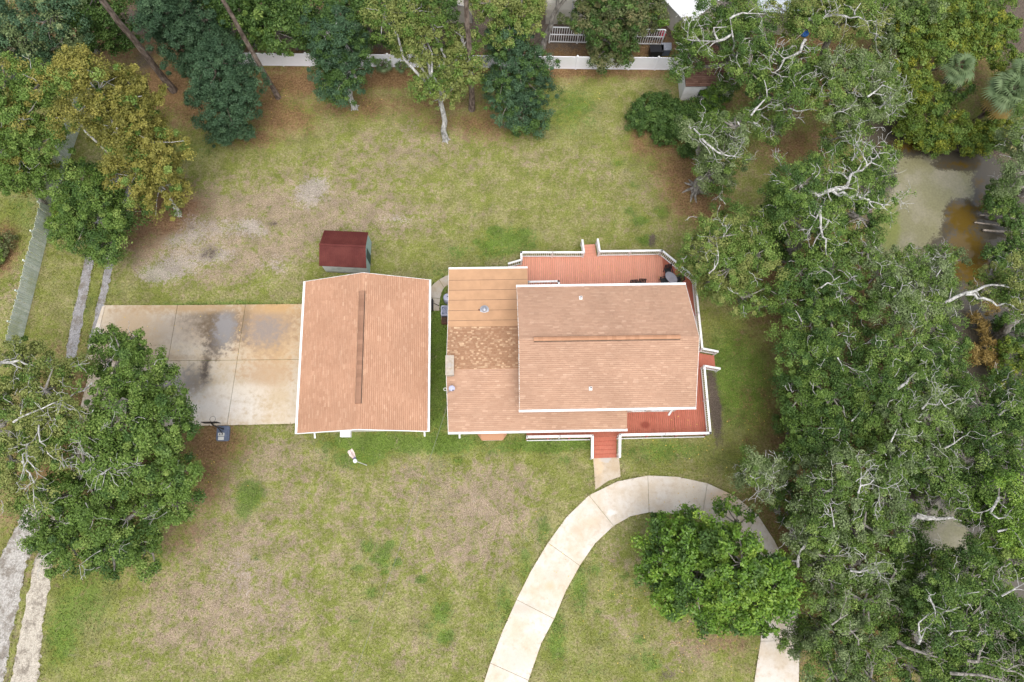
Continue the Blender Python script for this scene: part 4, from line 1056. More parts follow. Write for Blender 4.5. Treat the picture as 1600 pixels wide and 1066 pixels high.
part(MB().box(bb[0] - .55, bb[0] + .55, bb[1] - .02, bb[1] + .02, 2.5, 3.25), 'backboard', 'black_plastic', bh)
ring = [(bb[0] + .2 * math.cos(k * math.pi / 8), bb[1] + .28 + .2 * math.sin(k * math.pi / 8), 2.62) for k in range(17)]
part(MB().tube(ring, .012, 5, caps=False), 'rim', 'black_metal', bh)
cx, cy = P(346, 679, .3)
cb = thing('concrete_block', 'pale hollow concrete block weighing down the hoop base', 'block', (cx, cy, .22))
mb = MB(); w, l = .20, .10
for (u0, u1, v0, v1) in ((-.2, .2, -.11, -.075), (-.2, .2, .075, .11), (-.2, -.15, -.0749, .0749), (-.03, .03, -.0749, .0749), (.15, .2, -.0749, .0749)): mb.box(cx + u0, cx + u1, cy + v0, cy + v1, .22, .42)
part(mb, 'block', 'block_grey', cb)
cx2, cy2 = P(345, 685, .3)
cp = thing('concrete_paver', 'flat ribbed concrete paver on the hoop base beside the hollow block', 'paver', (cx2, cy2, .22))
mb = MB()
for k in range(3): mb.box(cx2 - .2, cx2 + .2, cy2 - .12 + k * .083, cy2 - .12 + k * .083 + .075, .24, .30)
mb.box(cx2 - .2, cx2 + .2, cy2 - .12, cy2 + .125, .22, .24)
part(mb, 'paver', 'block_grey', cp)
# flag on a slim pole
fx, fy = P(573, 727); tx, ty = P(551, 721, 4.2)
fp = thing('flagpole', 'slim white pole with a pale pink flag in front of the garage', 'flagpole', (fx, fy, 0))
part(MB().tube([(fx, fy, 0), (fx, fy, 4.1)], [.035, .025], 8), 'pole', 'white_paint', fp)
part(MB().lathe([(.02, 0), (.12, .05), (.15, .12), (.1, .22), (.02, .26)], (fx, fy, 4.08), 12), 'finial', 'white_paint', fp)
mb = MB(); d0 = Vector((-.55, .83, 0)).normalized(); sdv = Vector((d0.y, -d0.x, 0)); rows = []
for k in range(9):
    s = k / 8
    for j in range(7):
        v_ = j / 6 - .5; w_ = .10 + .30 * min(1, s * 1.6)
        q = Vector((fx, fy, 3.95)) + d0 * (.08 + .85 * s) + sdv * v_ * w_ + Vector((0, 0, -.22 * s + .07 * math.sin(v_ * 9 + s * 3) - abs(v_) * .25))
        rows.append(q)
mb.add(rows, [(k * 7 + j, k * 7 + j + 1, k * 7 + j + 8, k * 7 + j + 7) for k in range(8) for j in range(6)])
for i_, f_ in enumerate(mb.f): mb.mi[i_] = 1 if i_ // 6 < 2 else 0
part(mb, 'flag', ['flag_pale', 'flag_blue'], fp)
# outdoor units beside the house
def ac(px, py, zt, w, label):
    x, y = P(px, py, zt); r = thing('air_conditioner', label, 'air conditioner', (x, y, 0))
    part(MB().box(x - w / 2 - .08, x + w / 2 + .08, y - w / 2 - .08, y + w / 2 + .08, 0, .06), 'pad', 'block_grey', r)
    part(MB().box(x - w / 2, x + w / 2, y - w / 2, y + w / 2, .061, zt), 'casing', 'slate_plastic', r)
    mb = MB(); mb.bar((x - w / 2, y - w / 2, zt + .02), (x + w / 2, y - w / 2, zt + .02), .06, .04).bar((x - w / 2, y + w / 2, zt + .02), (x + w / 2, y + w / 2, zt + .02), .06, .04).bar((x - w / 2, y - w / 2 + .031, zt + .02), (x - w / 2, y + w / 2 - .031, zt + .02), .06, .04).bar((x + w / 2, y - w / 2 + .031, zt + .02), (x + w / 2, y + w / 2 - .031, zt + .02), .06, .04)
    part(mb, 'rim', 'lavender_metal', r)
    gr = MB()
    for k in range(8): gr.tube([(x + (w * .06 + w * .05 * k) * math.cos(t_ * math.pi / 8), y + (w * .06 + w * .05 * k) * math.sin(t_ * math.pi / 8), zt + .02) for t_ in range(17)], .008, 4, caps=False)
    part(gr, 'fan_grille', 'lavender_metal', r)
ac(697, 485.5, .85, .72, 'square grey air conditioner between the garage and house wall')
x, y = P(699, 464.5, .9)
tk = thing('pressure_tank', 'round pale lavender tank against the house wall near the curved walk', 'tank', (x, y, 0))
part(MB().lathe([(.3, 0), (.33, .05), (.33, .8), (.27, .95), (.1, 1.0)], (x, y, 0), 20), 'body', 'lavender_metal', tk)
part(MB().tube([(x, y, .98), (x, y, 1.1), (x + .15, y, 1.1)], .03, 6), 'valve', 'dark_grille', tk)
x, y = P(698, 500, .3)
wp = thing('planter_box', 'dark brown wooden box beside the square air conditioner', 'box', (x, y, 0))
mb = MB()
for k in range(4): mb.box(x - .4, x + .4, y - .3, y + .3, .02 + k * .1, .11 + k * .1)
part(mb, 'side_boards', 'rust_brown', wp); part(MB().box(x - .36, x + .36, y - .26, y + .26, .41, .43), 'soil', 'mulch', wp)
x, y = P(675.5, 475.5, .6)
rk = thing('black_rack', 'thin black rack with a long handle on the curved side walk', 'rack', (x, y, 0))
mb = MB()
for k in range(6): mb.box(x - .05, x + .05, y - .38 + k * .14, y - .38 + k * .14 + .10, .1, .7)
part(mb, 'slats', 'black_plastic', rk); part(MB().bar((x, y - .4, .08), (x, y + .4, .08), .06, .05).bar((x, y - .4, .73), (x, y + .4, .73), .06, .05), 'frame', 'black_metal', rk)
q = P(686, 478, .05); part(MB().tube([(x + .04, y + .1, .65), (q[0], q[1], .07)], .022, 6), 'handle', 'black_metal', rk)
# satellite dish on the west rake
x, y = P(703, 611, 4.4); zr = zat(y)
sdh = thing('satellite_dish', 'small grey satellite dish with mast on the house roof left edge', 'satellite dish', (x, y, zr))
part(MB().tube([(x, y - .1, zr - .02), (x, y, zr + .55)], .03, 6).tube([(x - .25, y - .2, zr - .05), (x, y, zr + .3)], .02, 5), 'mast', 'grey_metal', sdh)
mb = MB(); cxd = Vector((x + .18, y + .06, zr + .65)); nrm = Vector((.25, -.55, .8)).normalized(); t1 = nrm.orthogonal().normalized(); t2 = nrm.cross(t1); v = [cxd - nrm * .07]; f = []
for ri in range(1, 5):
    for k in range(16): rr_ = .23 * ri / 4; v.append(cxd + rr_ * (math.cos(k * math.pi / 8) * t1 * .9 + math.sin(k * math.pi / 8) * t2) + nrm * (.07 * (ri / 4) ** 2 - .07))
for k in range(16): f.append((0, 1 + k, 1 + (k + 1) % 16))
for ri in range(3):
    for k in range(16): f.append((1 + ri * 16 + k, 1 + (ri + 1) * 16 + k, 1 + (ri + 1) * 16 + (k + 1) % 16, 1 + ri * 16 + (k + 1) % 16))
mb.add(v, f); part(mb, 'reflector', 'lavender_metal', sdh)
part(MB().tube([tuple(cxd - t2 * .21), tuple(cxd + nrm * .34)], .015, 5).tube([tuple(cxd + nrm * .30), tuple(cxd + nrm * .40)], .04, 8), 'receiver_arm', 'dark_grille', sdh)
part(MB().tube([(x - .32 + .1 * math.cos(k * math.pi / 5), y + .1 + .1 * math.sin(k * math.pi / 5), zr + .1) for k in range(11)], .015, 5, caps=False), 'cable_loop', 'net_white', sdh)
# service wire to the house
a = Vector((*P(702, 624, 4.2), 4.2)); b = Vector((*P(530, 1120, 6.5), 6.5)); pts = []
for k in range(25):
    s = k / 24; q = a.lerp(b, s); q.z -= 1.0 * 4 * s * (1 - s); pts.append(q)
mb = MB().tube(pts, .010, 5)
o = part(mb, 'service_wire', 'wire_dark', None, loc=tuple(a)); o['label'] = 'thin grey service wire running from the house corner across the front lawn'; o['category'] = 'wire'
# posts that carry the porch roof
pp_ = MB().box(-.07, .07, -.07, .07, 0, LE - .16 - DK).mesh('porch_post', 'white_paint')
for px in (832, 880, 926, 972): inst(pp_, 'porch_post', hou, (P(px, 672, LE)[0], ly0 + .42, DK))
# deck furniture
def chair(x, y, z, rot, label, group):
    r = thing('deck_chair', label, 'chair', (0, 0, 0), group)
    part(MB().box(-.25, .25, -.25, .25, .40, .44), 'seat', 'black_plastic', r)
    mb = MB()
    for k in range(5): mb.bar((-.24 + k * .12, .27, .50), (-.24 + k * .12, .42, .98), .09, .02)
    part(mb, 'backrest', 'black_plastic', r)
    part(MB().bar((-.25, .26, .50), (.25, .26, .50), .03, .05), 'back_frame', 'black_metal', r); part(MB().bar((-.25, .425, .97), (.25, .425, .97), .03, .05), 'back_frame', 'black_metal', r)
    for i in (-1, 1):
        part(MB().bar((i * .28, -.25, .62), (i * .28, .32, .62), .06, .03), 'armrest', 'black_plastic', r)
        for j in (-1, 1): part(MB().box(i * .25 - .02 + .02 * i, i * .25 + .02 + .02 * i, j * .23 - .02, j * .23 + .02, 0, .60), 'leg', 'black_metal', r)
    r.location = (x, y, z); r.rotation_euler = (0, 0, rot); return r
G1 = 'chairs on the north deck'
x, y = P(991, 440, DK + .8); c0_ = chair(x, y - .35, DK, R(4), 'left dark slatted chair of the pair beneath the upper eave', G1)
x, y = P(1003.5, 438.5, DK + .8); copy_tree(c0_, (x, y - .35, DK), 'right dark slatted chair of the pair beneath the upper eave', G1, R(-3))
x, y = P(1049, 434, DK + .7)
tbl = thing('patio_table', 'grey oval patio table in the deck corner below the oak branches', 'table', (x, y, DK))
an = R(-50)
pts = [(x + .55 * math.cos(k * math.pi / 12) * math.cos(an) - .36 * math.sin(k * math.pi / 12) * math.sin(an), y + .55 * math.cos(k * math.pi / 12) * math.sin(an) + .36 * math.sin(k * math.pi / 12) * math.cos(an)) for k in range(24)]
part(MB().prism(pts, DK + .68, DK + .72), 'tabletop', 'glass_grey', tbl)
part(MB().prism(shrink(pts, -.03), DK + .66, DK + .679), 'frame', 'black_metal', tbl)
for k in (3, 9, 15, 21): part(MB().bar((x + (pts[k][0] - x) * .7, y + (pts[k][1] - y) * .7, DK), (x + (pts[k][0] - x) * .7, y + (pts[k][1] - y) * .7, DK + .66), .05, .05), 'leg', 'black_metal', tbl)
for (px, py, rt, lab) in ((1045, 424, 10, 'dark chair at the far end of the oval patio table'), (1039, 438, 100, 'dark chair at the left side of the oval patio table'), (1059, 436, -80, 'dark chair at the right side of the oval patio table')):
    x, y = P(px, py, DK + .6); copy_tree(c0_, (x, y, DK), lab, G1, R(rt))

# ------------------------------------------------------------------ vegetation
def leaf_quads(C, Rc, n_per, size, r, up=.55, flat=.75, outc=None, asp=.55, tint=None, shell=.12):
    """n_per leaf-sized quads round every clump centre; returns vertices (4 per leaf) and a tone per vertex"""
    M = len(C); N = M * n_per
    d = r.normal(size=(N, 3)); d /= np.linalg.norm(d, axis=1, keepdims=True)
    rad = (shell + (1 - shell) * r.random(N)) ** .6 * (1 + .35 * (r.random(N) < .12))
    rc = np.repeat(Rc, n_per)
    off = d * (rad * rc)[:, None]; off[:, 2] *= flat
    c = np.repeat(C, n_per, 0) + off
    nrm = d * .6 + r.normal(size=(N, 3)) * .55; nrm[:, 2] += up
    if outc is not None:
        o = c - outc; o /= np.linalg.norm(o, axis=1, keepdims=True) + 1e-9; nrm += o * .35
    nrm /= np.linalg.norm(nrm, axis=1, keepdims=True)
    a = np.cross(nrm, r.normal(size=(N, 3))); a /= np.linalg.norm(a, axis=1, keepdims=True) + 1e-9
    b = np.cross(nrm, a)
    s = size * (.65 + .7 * r.random(N)); la = a * (s * .5)[:, None]; lb = b * (s * .5 * asp)[:, None]
    droop = nrm * (s * .12)[:, None]
    V = np.stack([c - la - droop, c - lb * 1.0 + la * .1, c + la - droop, c + lb + la * .1], 1).reshape(-1, 3)
    t0 = np.repeat(tint if tint is not None else r.random(M), n_per)
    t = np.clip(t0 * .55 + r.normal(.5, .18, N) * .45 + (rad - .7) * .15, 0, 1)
    return V, np.repeat(t, 4)

def foliage_object(name, Vs, Ts, mat, parent, kind=None):
    po = np.array(origin(parent)) if parent else np.zeros(3)
    V = np.concatenate(Vs) - po; T = np.concatenate(Ts)
    o = bpy.data.objects.new(name, np_mesh(name, V, 4, mat, dict(tint=T))); COL.objects.link(o); o.parent = parent
    if kind: o['kind'] = kind
    return o

def crook(mb, p, d, L, rad, r, depth=0, wig=.5, seg=.32, zpull=0.0, n=5, maxd=2, forkp=.45):
    """a crooked oak limb: wanders, tapers and forks"""
    pts, rr = [p.copy()], [rad]; k = max(3, int(L / seg)); d = d.normalized()
    forks = []
    for i in range(k):
        ax = Vector(r.normal(size=3)); d = (d + ax * wig * .38 + Vector((0, 0, zpull))).normalized()
        p = p + d * seg * (.8 + .4 * r.random()); pts.append(p.copy()); rr.append(max(.012, rad * (1 - .85 * (i + 1) / k)))
        if depth < maxd and i > 0 and r.random() < forkp: forks.append((p.copy(), d.copy(), L * (1 - i / k) * .75 + .2, rr[-1] * .75))
    mb.tube(pts, rr, n, caps=True)
    for (q, dd, l, w) in forks:
        s = dd.cross(Vector((0, 0, 1))); s = s.normalized() if s.length > 1e-3 else Vector((1, 0, 0))
        crook(mb, q, dd + s * (1 if r.random() < .5 else -1) * (.6 + .6 * r.random()), l, w, r, depth + 1, wig, seg * .85, zpull, 4, maxd, forkp)
    return pts

LEAVES = [0]
def tree(name, label, base, lobes, leaf, bk='bark_grey', trunk=.22, size=.20, dens=1.0, clump=.55, bare=0, bare_mat='bark_white', bare_len=2.4, bare_r=.07, cat='tree', group=None, flat=.72, seed=0,
         trunk_z=None, up=.55, asp=.55, lean=None, twigs=7, roots=False, leaf2=None, pale=0, jz=0.0, shr=1.0, traced=()):
    r = np.random.default_rng(1000 + seed)
    b = Vector((*P(*base), 0)) if base else None
    lobes = [(px, py, max(.5, z + jz * (r.random() * 2 - 1.15)), rr * shr) for (px, py, z, rr) in lobes]
    cs = [(np.array([*P(px, py, z), z]), rr * mpp(px, py, z)) for (px, py, z, rr) in lobes]
    if b is None: b = Vector((float(np.mean([c[0][0] for c in cs])), float(np.mean([c[0][1] for c in cs])), 0))
    root = thing(name, label, cat, tuple(b), group)
    Vs, Ts, V2, T2 = [], [], [], []
    cm = np.mean([c[0] for c in cs], axis=0)
    zlow = min(c[0][2] for c in cs)
    hub = Vector((b.x * .6 + cm[0] * .4, b.y * .6 + cm[1] * .4, max(1.2, zlow * .75) if trunk_z is None else trunk_z))
    tm = MB()
    pts = []
    for k in range(6):
        s = k / 5; q = b.lerp(hub, s); q += Vector((r.normal() * .10, r.normal() * .10, 0)) * (0 if k in (0, 5) else 1) * trunk * 3
        pts.append(q)
    pts[0].z = -.25
    tm.tube(pts, [trunk * (1.35 if k == 0 else 1.08 - .07 * k) for k in range(6)], 9)
    for k in range(7 if roots else 4):
        a_ = k * 6.28 / (7 if roots else 4) + r.random(); l_ = trunk * (3.6 if roots else 2.0)
        tm.tube([b + Vector((0, 0, .45 * (1.6 if roots else 1))), b + Vector((math.cos(a_) * l_ * .5, math.sin(a_) * l_ * .5, .12)), b + Vector((math.cos(a_ + .2) * l_, math.sin(a_ + .2) * l_, -.08))], [trunk * .5, trunk * .32, trunk * .10], 5)
    lm = MB(); bare_ = []; tw = MB(); tips = []
    for (c, rw) in cs:
        nc = max(6, int(3.1 * (rw / clump) ** 2))
        d = r.normal(size=(nc, 3)); d[:, 2] = d[:, 2] * .9 + .25; d /= np.linalg.norm(d, axis=1, keepdims=True)
        ph = r.random(3) * 6.28; az = np.arctan2(d[:, 1], d[:, 0])
        wob = 1 + .16 * np.sin(az * 2 + ph[0]) + .13 * np.sin(az * 3 + ph[1]) + .10 * np.sin(az * 5 + ph[2])
        rad = rw * (.35 + .65 * r.random(nc) ** .55) * wob
        C = c + d * rad[:, None] * np.array([1, 1, flat]); C[:, 2] = np.maximum(C[:, 2], .35)
        Rc = clump * (.40 + 1.0 * r.random(nc))
        lt = r.normal(0, .10); dl = dens * (.65 + .6 * r.random())
        npc = max(10, int(dl * 1.75 * math.pi * clump ** 2 / (size * size * asp * .62)))
        tn = np.clip(r.normal(.42, .20, nc) + lt, 0, 1)
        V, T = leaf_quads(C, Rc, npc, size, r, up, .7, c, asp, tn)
        if leaf2 is not None:
            pick = np.repeat(r.random(nc) < leaf2[1], npc * 4); V2.append(V[pick]); T2.append(T[pick]); V, T = V[~pick], T[~pick]
        Vs.append(V); Ts.append(T); LEAVES[0] += nc * npc
        # limb from the trunk into this part of the crown, twigs out to its clumps
        cv = Vector(c); mid = hub.lerp(cv, .5) + Vector((r.normal(), r.normal(), .25 + .3 * r.random())) * (rw * .22)
        q1 = hub.lerp(mid, .5) + Vector((r.normal(), r.normal(), 0)) * rw * .08; q2 = mid.lerp(cv, .5) + Vector((r.normal(), r.normal(), 0)) * rw * .10
        w = trunk * .62 if len(cs) > 1 else trunk * .8
        lm.tube([hub - Vector((0, 0, .2)), q1, mid, q2, cv], [w, w * .85, w * .7, w * .55, w * .4], 7)
        for i in r.choice(nc, min(twigs, nc), replace=False):
            e = Vector(C[i]); m1 = cv.lerp(e, .5) + Vector(r.normal(size=3)) * rw * .10
            lm.tube([cv, m1, e], [w * .36, w * .22, .012], 5)
        for i in range(pale):
            a_ = r.random() * 6.28; st = .15 + r.random() * .75
            s0 = cv + Vector((math.cos(a_) * rw * st, math.sin(a_) * rw * st, rw * flat * math.sqrt(max(.05, 1 - st * st)) * .82))
            crook(tw, s0, Vector((math.cos(a_ + r.normal()), math.sin(a_ + r.normal()), .35)), .4 + .6 * r.random(), .016 + .012 * r.random(), r, 0, .9, .16, 0, 4, 1, .6)
        for i in range(bare if bare >= 1 else int(r.random() < bare)):
            a_ = r.random() * 6.28; st = r.random() * .35
            s0 = cv + Vector((math.cos(a_) * rw * st, math.sin(a_) * rw * st, rw * flat * (.62 + .2 * r.random())))
            dd = Vector((math.cos(a_ + r.normal() * .6), math.sin(a_ + r.normal() * .6), .30))
            one = MB(); crook(one, s0, dd, bare_len * (.55 + .7 * r.random()), bare_r * (.6 + .7 * r.random()), r, 0, .62, .34, .004, 5, 1, .55); bare_.append(one)
    part(tm, 'trunk', bk, root)
    part(lm, 'limbs', bk, root)
    for path, w0, fk in traced:                                # pale limbs that show above the leaves
        one = MB(); pv = [Vector((*P(px, py, z - .35), z - .35)) for px, py, z in path]
        dense = []
        for a_, b_ in zip(pv[:-1], pv[1:]):
            k = max(2, int((b_ - a_).length / .4))
            for i in range(k): dense.append(a_.lerp(b_, i / k) + Vector(r.normal(size=3)) * .085)
        dense.append(pv[-1]); nd = len(dense)
        w0 *= .92; one.tube(dense, [max(.02, w0 * (1 - .93 * i / nd) * (.9 + .2 * r.random())) for i in range(nd)], 7); tips.append(dense[-1])
        for i in range(1, nd - 1):
            if r.random() < fk:
                d_ = (dense[i + 1] - dense[i - 1]).normalized(); sd_ = d_.cross(Vector((0, 0, 1))).normalized() * (1 if r.random() < .5 else -1)
                fp = crook(one, dense[i], d_ * .7 + sd_ * (.5 + r.random()) + Vector((0, 0, .15)), .7 + 1.3 * r.random(), max(.025, w0 * (.55 - .35 * i / nd)), r, 0, .75, .24, 0, 5, 2, .55); tips.append(fp[-1]); tips.append(fp[len(fp) // 2])
        bare_.append(one)
    if tips:
        CT = np.array([tuple(q + Vector((r.normal() * .25, r.normal() * .25, -.05 + r.normal() * .1))) for q in tips for _ in range(2)])
        V, T = leaf_quads(CT, np.full(len(CT), .34) * (.6 + .8 * r.random(len(CT))), 34, size, r, up, .6, None, asp, np.clip(r.normal(.62, .15, len(CT)), 0, 1)); Vs.append(V); Ts.append(T)
    for one in bare_: part(one, 'bare_limb', bare_mat, root)
    if tw.f: part(tw, 'pale_twigs', bare_mat, root, kind='stuff')
    foliage_object('crown', Vs, Ts, leaf, root)
    if V2: foliage_object('crown', V2, T2, leaf2[0], root)
    return root

def bush(name, label, lobes, leaf, size=.15, dens=1.2, clump=.35, cat='bush', group=None, seed=0, flat=.8, asp=.6, up=.5, leaf2=None):
    return tree(name, label, None, lobes, leaf, 'bark_grey', .06, size, dens, clump, 0, cat=cat, group=group, seed=seed, flat=flat, trunk_z=.3, up=up, asp=asp, twigs=5, leaf2=leaf2)

# ---- left and back of the yard
GB = 'trees along the back and left of the yard'
tree('yellow_oak', 'tall golden yellow tree leaning over the left gravel tracks', (279, 336), [(250, 290, 4.6, 48), (215, 270, 6.2, 52), (228, 222, 7.4, 62), (185, 200, 8.8, 62), (155, 140, 11, 56), (205, 150, 9.8, 48), (125, 105, 13.2, 40), (115, 175, 10.8, 34), (250, 250, 6.0, 46)],
     'leaf_gold', 'bark_pale', .20, .145, .95, .42, 0, group=GB, seed=1, leaf2=('leaf_oak', .14))
tree('green_oak', 'deep green tree below the golden tree at the left gravel tracks', (172, 400), [(150, 335, 4.6, 62), (128, 300, 5.6, 46), (160, 385, 3.2, 34), (185, 330, 4.0, 40), (105, 360, 4.2, 30)], 'leaf_oak', 'bark_grey', .2, .14, 1.1, .42, 0, group=GB, seed=2, leaf2=('leaf_dark', .35))
tree('edge_oak', 'broad mottled green tree cut off at the left edge above the fence', (75, 330), [(30, 190, 9, 56), (62, 225, 8, 46), (20, 265, 7, 46), (60, 275, 6.2, 40), (-25, 220, 8.6, 60), (62, 130, 10, 40), (10, 130, 10, 44)], 'leaf_oak', 'bark_grey', .26, .14, 1.05, .44, .5, 'bark_white', 1.4, .04, group=GB, seed=3, pale=2, leaf2=('leaf_gold', .14))
tree('mossy_tree', 'grey green mossy tree in the top left corner of the yard', (90, 130), [(40, 40, 8, 60), (80, 25, 8.5, 46), (20, 90, 6.5, 46), (65, 95, 5.5, 40), (-30, 40, 8, 60), (110, 60, 6.5, 28)], 'leaf_oakgrey', 'bark_grey', .24, .16, .9, .5, 1, 'bark_grey', 1.6, .05, group=GB, seed=4, leaf2=('leaf_cedar', .7))
tree('shaded_tree', 'dark shaded tree between the mossy tree and the leaning pine', (150, 80), [(130, 20, 6, 46), (165, 40, 5, 40), (150, -10, 7.0, 60), (190, 60, 3.5, 26), (120, 80, 4, 30)], 'leaf_dark', 'bark_grey', .2, .16, 1.0, .5, 0, group=GB, seed=5)
def pine(label, base, h, trunk, seed):
    r = np.random.default_rng(seed); b = Vector((*P(*base), 0)); root = thing('pine_tree', label, 'tree', tuple(b), 'tall pines at the back of the yard')
    ln = Vector((r.normal() * .25, r.normal() * .25, 0)); tm = MB()
    tm.tube([b + ln * (k / 9) ** 1.3 + Vector((r.normal() * .03, r.normal() * .03, h * k / 9 - (.2 if k == 0 else 0))) for k in range(10)], [trunk * (1.3 if k == 0 else 1 - .055 * k) for k in range(10)], 9)
    part(tm, 'trunk', 'bark_pine', root)
    lm = MB(); C = []
    for k in range(26):
        z = h * (.74 + .30 * r.random()); a_ = r.random() * 6.28; l_ = (.8 + 2.2 * r.random()) * (1.15 - (z / h - .74) * 2)
        e = b + ln + Vector((math.cos(a_) * l_, math.sin(a_) * l_, z + .3)); lm.tube([b + ln * .9 + Vector((0, 0, z - .2)), e], [.05, .015], 5); C.append(e)
        C.append(b.lerp(e, .6).lerp(e, .5) + Vector((0, 0, 0)) if False else (b + ln + Vector((math.cos(a_) * l_ * .6, math.sin(a_) * l_ * .6, z + .15))))
    part(lm, 'limbs', 'bark_pine', root)
    V, T = leaf_quads(np.array(C), np.full(len(C), .75), 150, .30, r, .3, .7, None, .12)
    foliage_object('crown', [V], [T], 'leaf_dark', root)
pine('tall pine with bare dark trunk leaning from the left cedar clump', (271, 141), 19, .27, 61)
pine('slimmer tall pine rising beside the left end of the white fence', (435, 152), 18, .20, 62)
pine('tall brown pine trunk right of the pale trunked tree', (738, 171), 19, .24, 63)
tree('cedar', 'largest blue green cedar left of the white fence end, front lobe', (372, 205), [(362, 190, 2.2, 42), (352, 150, 4.0, 58), (380, 130, 4.0, 40), (335, 105, 6.0, 46), (325, 145, 4.6, 36), (345, 205, 1.6, 24)], 'leaf_cedar', 'bark_pine', .2, .125, 1.15, .36, 0, group='cedars', seed=6)
tree('cedar', 'blue green cedar at the top edge beside the leaning pine', (320, 120), [(285, 60, 4.2, 50), (262, 35, 5.8, 46), (240, 15, 7.2, 34), (310, 85, 2.6, 38), (300, 30, 5.0, 44), (345, 70, 3.0, 36), (262, -20, 7.5, 50)], 'leaf_cedar', 'bark_pine', .2, .125, 1.15, .36, 0, group='cedars', seed=7)
tree('cedar', 'dark cedar crown on a short pale trunk before the white fence', (554, 168), [(528, 130, 2.9, 38), (545, 112, 3.6, 38), (520, 88, 4.7, 46), (545, 75, 5.0, 36), (510, 50, 6.4, 42), (530, 35, 7.2, 34)], 'leaf_cedar', 'bark_white', .24, .13, 1.1, .36, 0, group='cedars', seed=8, leaf2=('leaf_dark', .4))
tree('cedar', 'dense dark cedar right of the brown pine trunk', (792, 192), [(820, 170, 1.9, 42), (795, 160, 2.6, 34), (825, 130, 3.2, 44), (785, 125, 4.0, 34), (800, 90, 5.0, 46), (835, 100, 4.2, 34), (790, 60, 6.4, 36), (838, 195, 1.2, 20)], 'leaf_cedar', 'bark_grey', .2, .125, 1.15, .36, 0, group='cedars', seed=9, leaf2=('leaf_dark', .3))
tree('sweetgum', 'tall yellow green tree on a long pale trunk inside the back fence', (697, 219), [(668, 130, 5.0, 34), (690, 110, 5.6, 44), (715, 100, 6.0, 34), (640, 75, 7.0, 32), (665, 60, 7.8, 44), (725, 70, 7.0, 32), (600, 25, 9.0, 36), (640, 20, 9.4, 44), (735, 115, 5.6, 24), (668, 30, 8.8, 34), (700, 145, 4.6, 26)], 'leaf_lime', 'bark_white', .22, .155, .85, .40, 0, group=GB, seed=10, leaf2=('leaf_oak', .4), trunk_z=4.6)
tree('bay_tree', 'light green tree top at the frame edge above the dense dark cedar', (800, 78), [(785, 30, 7.2, 38), (820, 38, 6.4, 30), (765, 5, 8.2, 34), (815, -5, 8, 36), (838, 12, 6.4, 18), (775, 62, 5.0, 20)], 'leaf_lime', 'bark_grey', .22, .155, .8, .40, .5, 'bark_grey', 1.2, .05, group=GB, seed=11, leaf2=('leaf_oak', .5))
tree('magnolia_tree', 'dark russet flecked tree leaning over the white fence and barred bed', (952, 90), [(945, 62, 2.6, 38), (975, 60, 2.8, 34), (955, 30, 4.4, 48), (918, 28, 4.6, 36), (995, 30, 4.2, 36), (950, -5, 5.6, 50), (1010, 5, 5.0, 36), (935, 88, 1.9, 18), (973, 86, 1.9, 18)], 'leaf_russet', 'bark_grey', .2, .16, 1.1, .38, 0, group=GB, seed=12, leaf2=('leaf_dark', .4))
tree('leaning_tree', 'brown limbed tree crossing the greenhouse at the top edge', (845, 80), [(880, -45, 7, 40), (940, -60, 8, 50)], 'leaf_oak', 'bark_grey', .24, .19, .9, .45, 0, group=GB, seed=13, trunk_z=4.5)
for k, (label, lob, lf) in enumerate((
    ('dark green bushy tree behind the fence left of the pale trunked cedar', [(430, 50, 3.5, 46), (460, 20, 4, 40), (405, 15, 4.5, 36), (440, -10, 5, 46), (475, 55, 2.5, 22)], 'leaf_dark'),
    ('shaded green tree at the top edge above the pale trunked cedar', [(560, 15, 5, 40), (595, 5, 5, 36), (565, 50, 3, 30), (530, -10, 6, 40)], 'leaf_dark'),
    ('shaded green tree at the top edge behind the yellow green tree', [(650, 20, 3, 36), (620, 60, 2.2, 20), (690, 10, 4, 36), (660, -20, 5, 46)], 'leaf_dark'),
    ('green shrubby tree at the top edge between left cedars and pine', [(375, 20, 4, 34), (395, 50, 3, 26), (350, -5, 5, 36)], 'leaf_dark'),
    ('leafy yellow topped tree beside the bright white metal roof', [(1066, 45, 3.2, 16), (1078, 66, 3.0, 22), (1095, 48, 4, 26)], 'leaf_oak'),
    ('bright green banana like clump by the red tub', [(1030, 22, 1.6, 18), (1018, 8, 2.0, 16)], 'leaf_bright'))):
    tree('background_tree', label, None, lob, lf, 'bark_grey', .15, .19, 1.0, .45, 0, group='trees beyond the white fence', seed=20 + k, leaf2=('leaf_oak', .12) if lf == 'leaf_dark' else ('leaf_lime', .25))

# ---- big oak at the left
tree('live_oak', 'huge dark green oak covering the lower left between drive and parking pad', (130, 742), [(232, 600, 7.4, 58), (185, 560, 7.0, 46), (250, 670, 7.4, 62), (180, 640, 8.6, 62), (265, 745, 6.2, 48), (200, 720, 8.0, 66), (125, 690, 8.8, 58), (215, 800, 5.6, 56), (150, 780, 7.2, 58),
      (90, 780, 6.8, 50), (110, 850, 5.0, 52), (175, 855, 4.6, 44), (225, 855, 3.8, 36), (75, 840, 5.0, 34), (275, 790, 4.6, 34), (175, 535, 6.4, 30), (205, 530, 6.2, 18)],
     'leaf_oak', 'bark_grey', .48, .15, 1.1, .46, .5, 'bark_white', 1.5, .035, group='big oaks at the left', seed=30, leaf2=('leaf_dark', .2), pale=2, jz=.8, traced=[([(133, 740, 9.0), (150, 713, 9.6), (188, 720, 9.4)], .07, .9), ([(150, 735, 9.4), (170, 728, 9.6)], .05, .9), ([(150, 600, 9.4), (95, 628, 9.8)], .08, .5)])
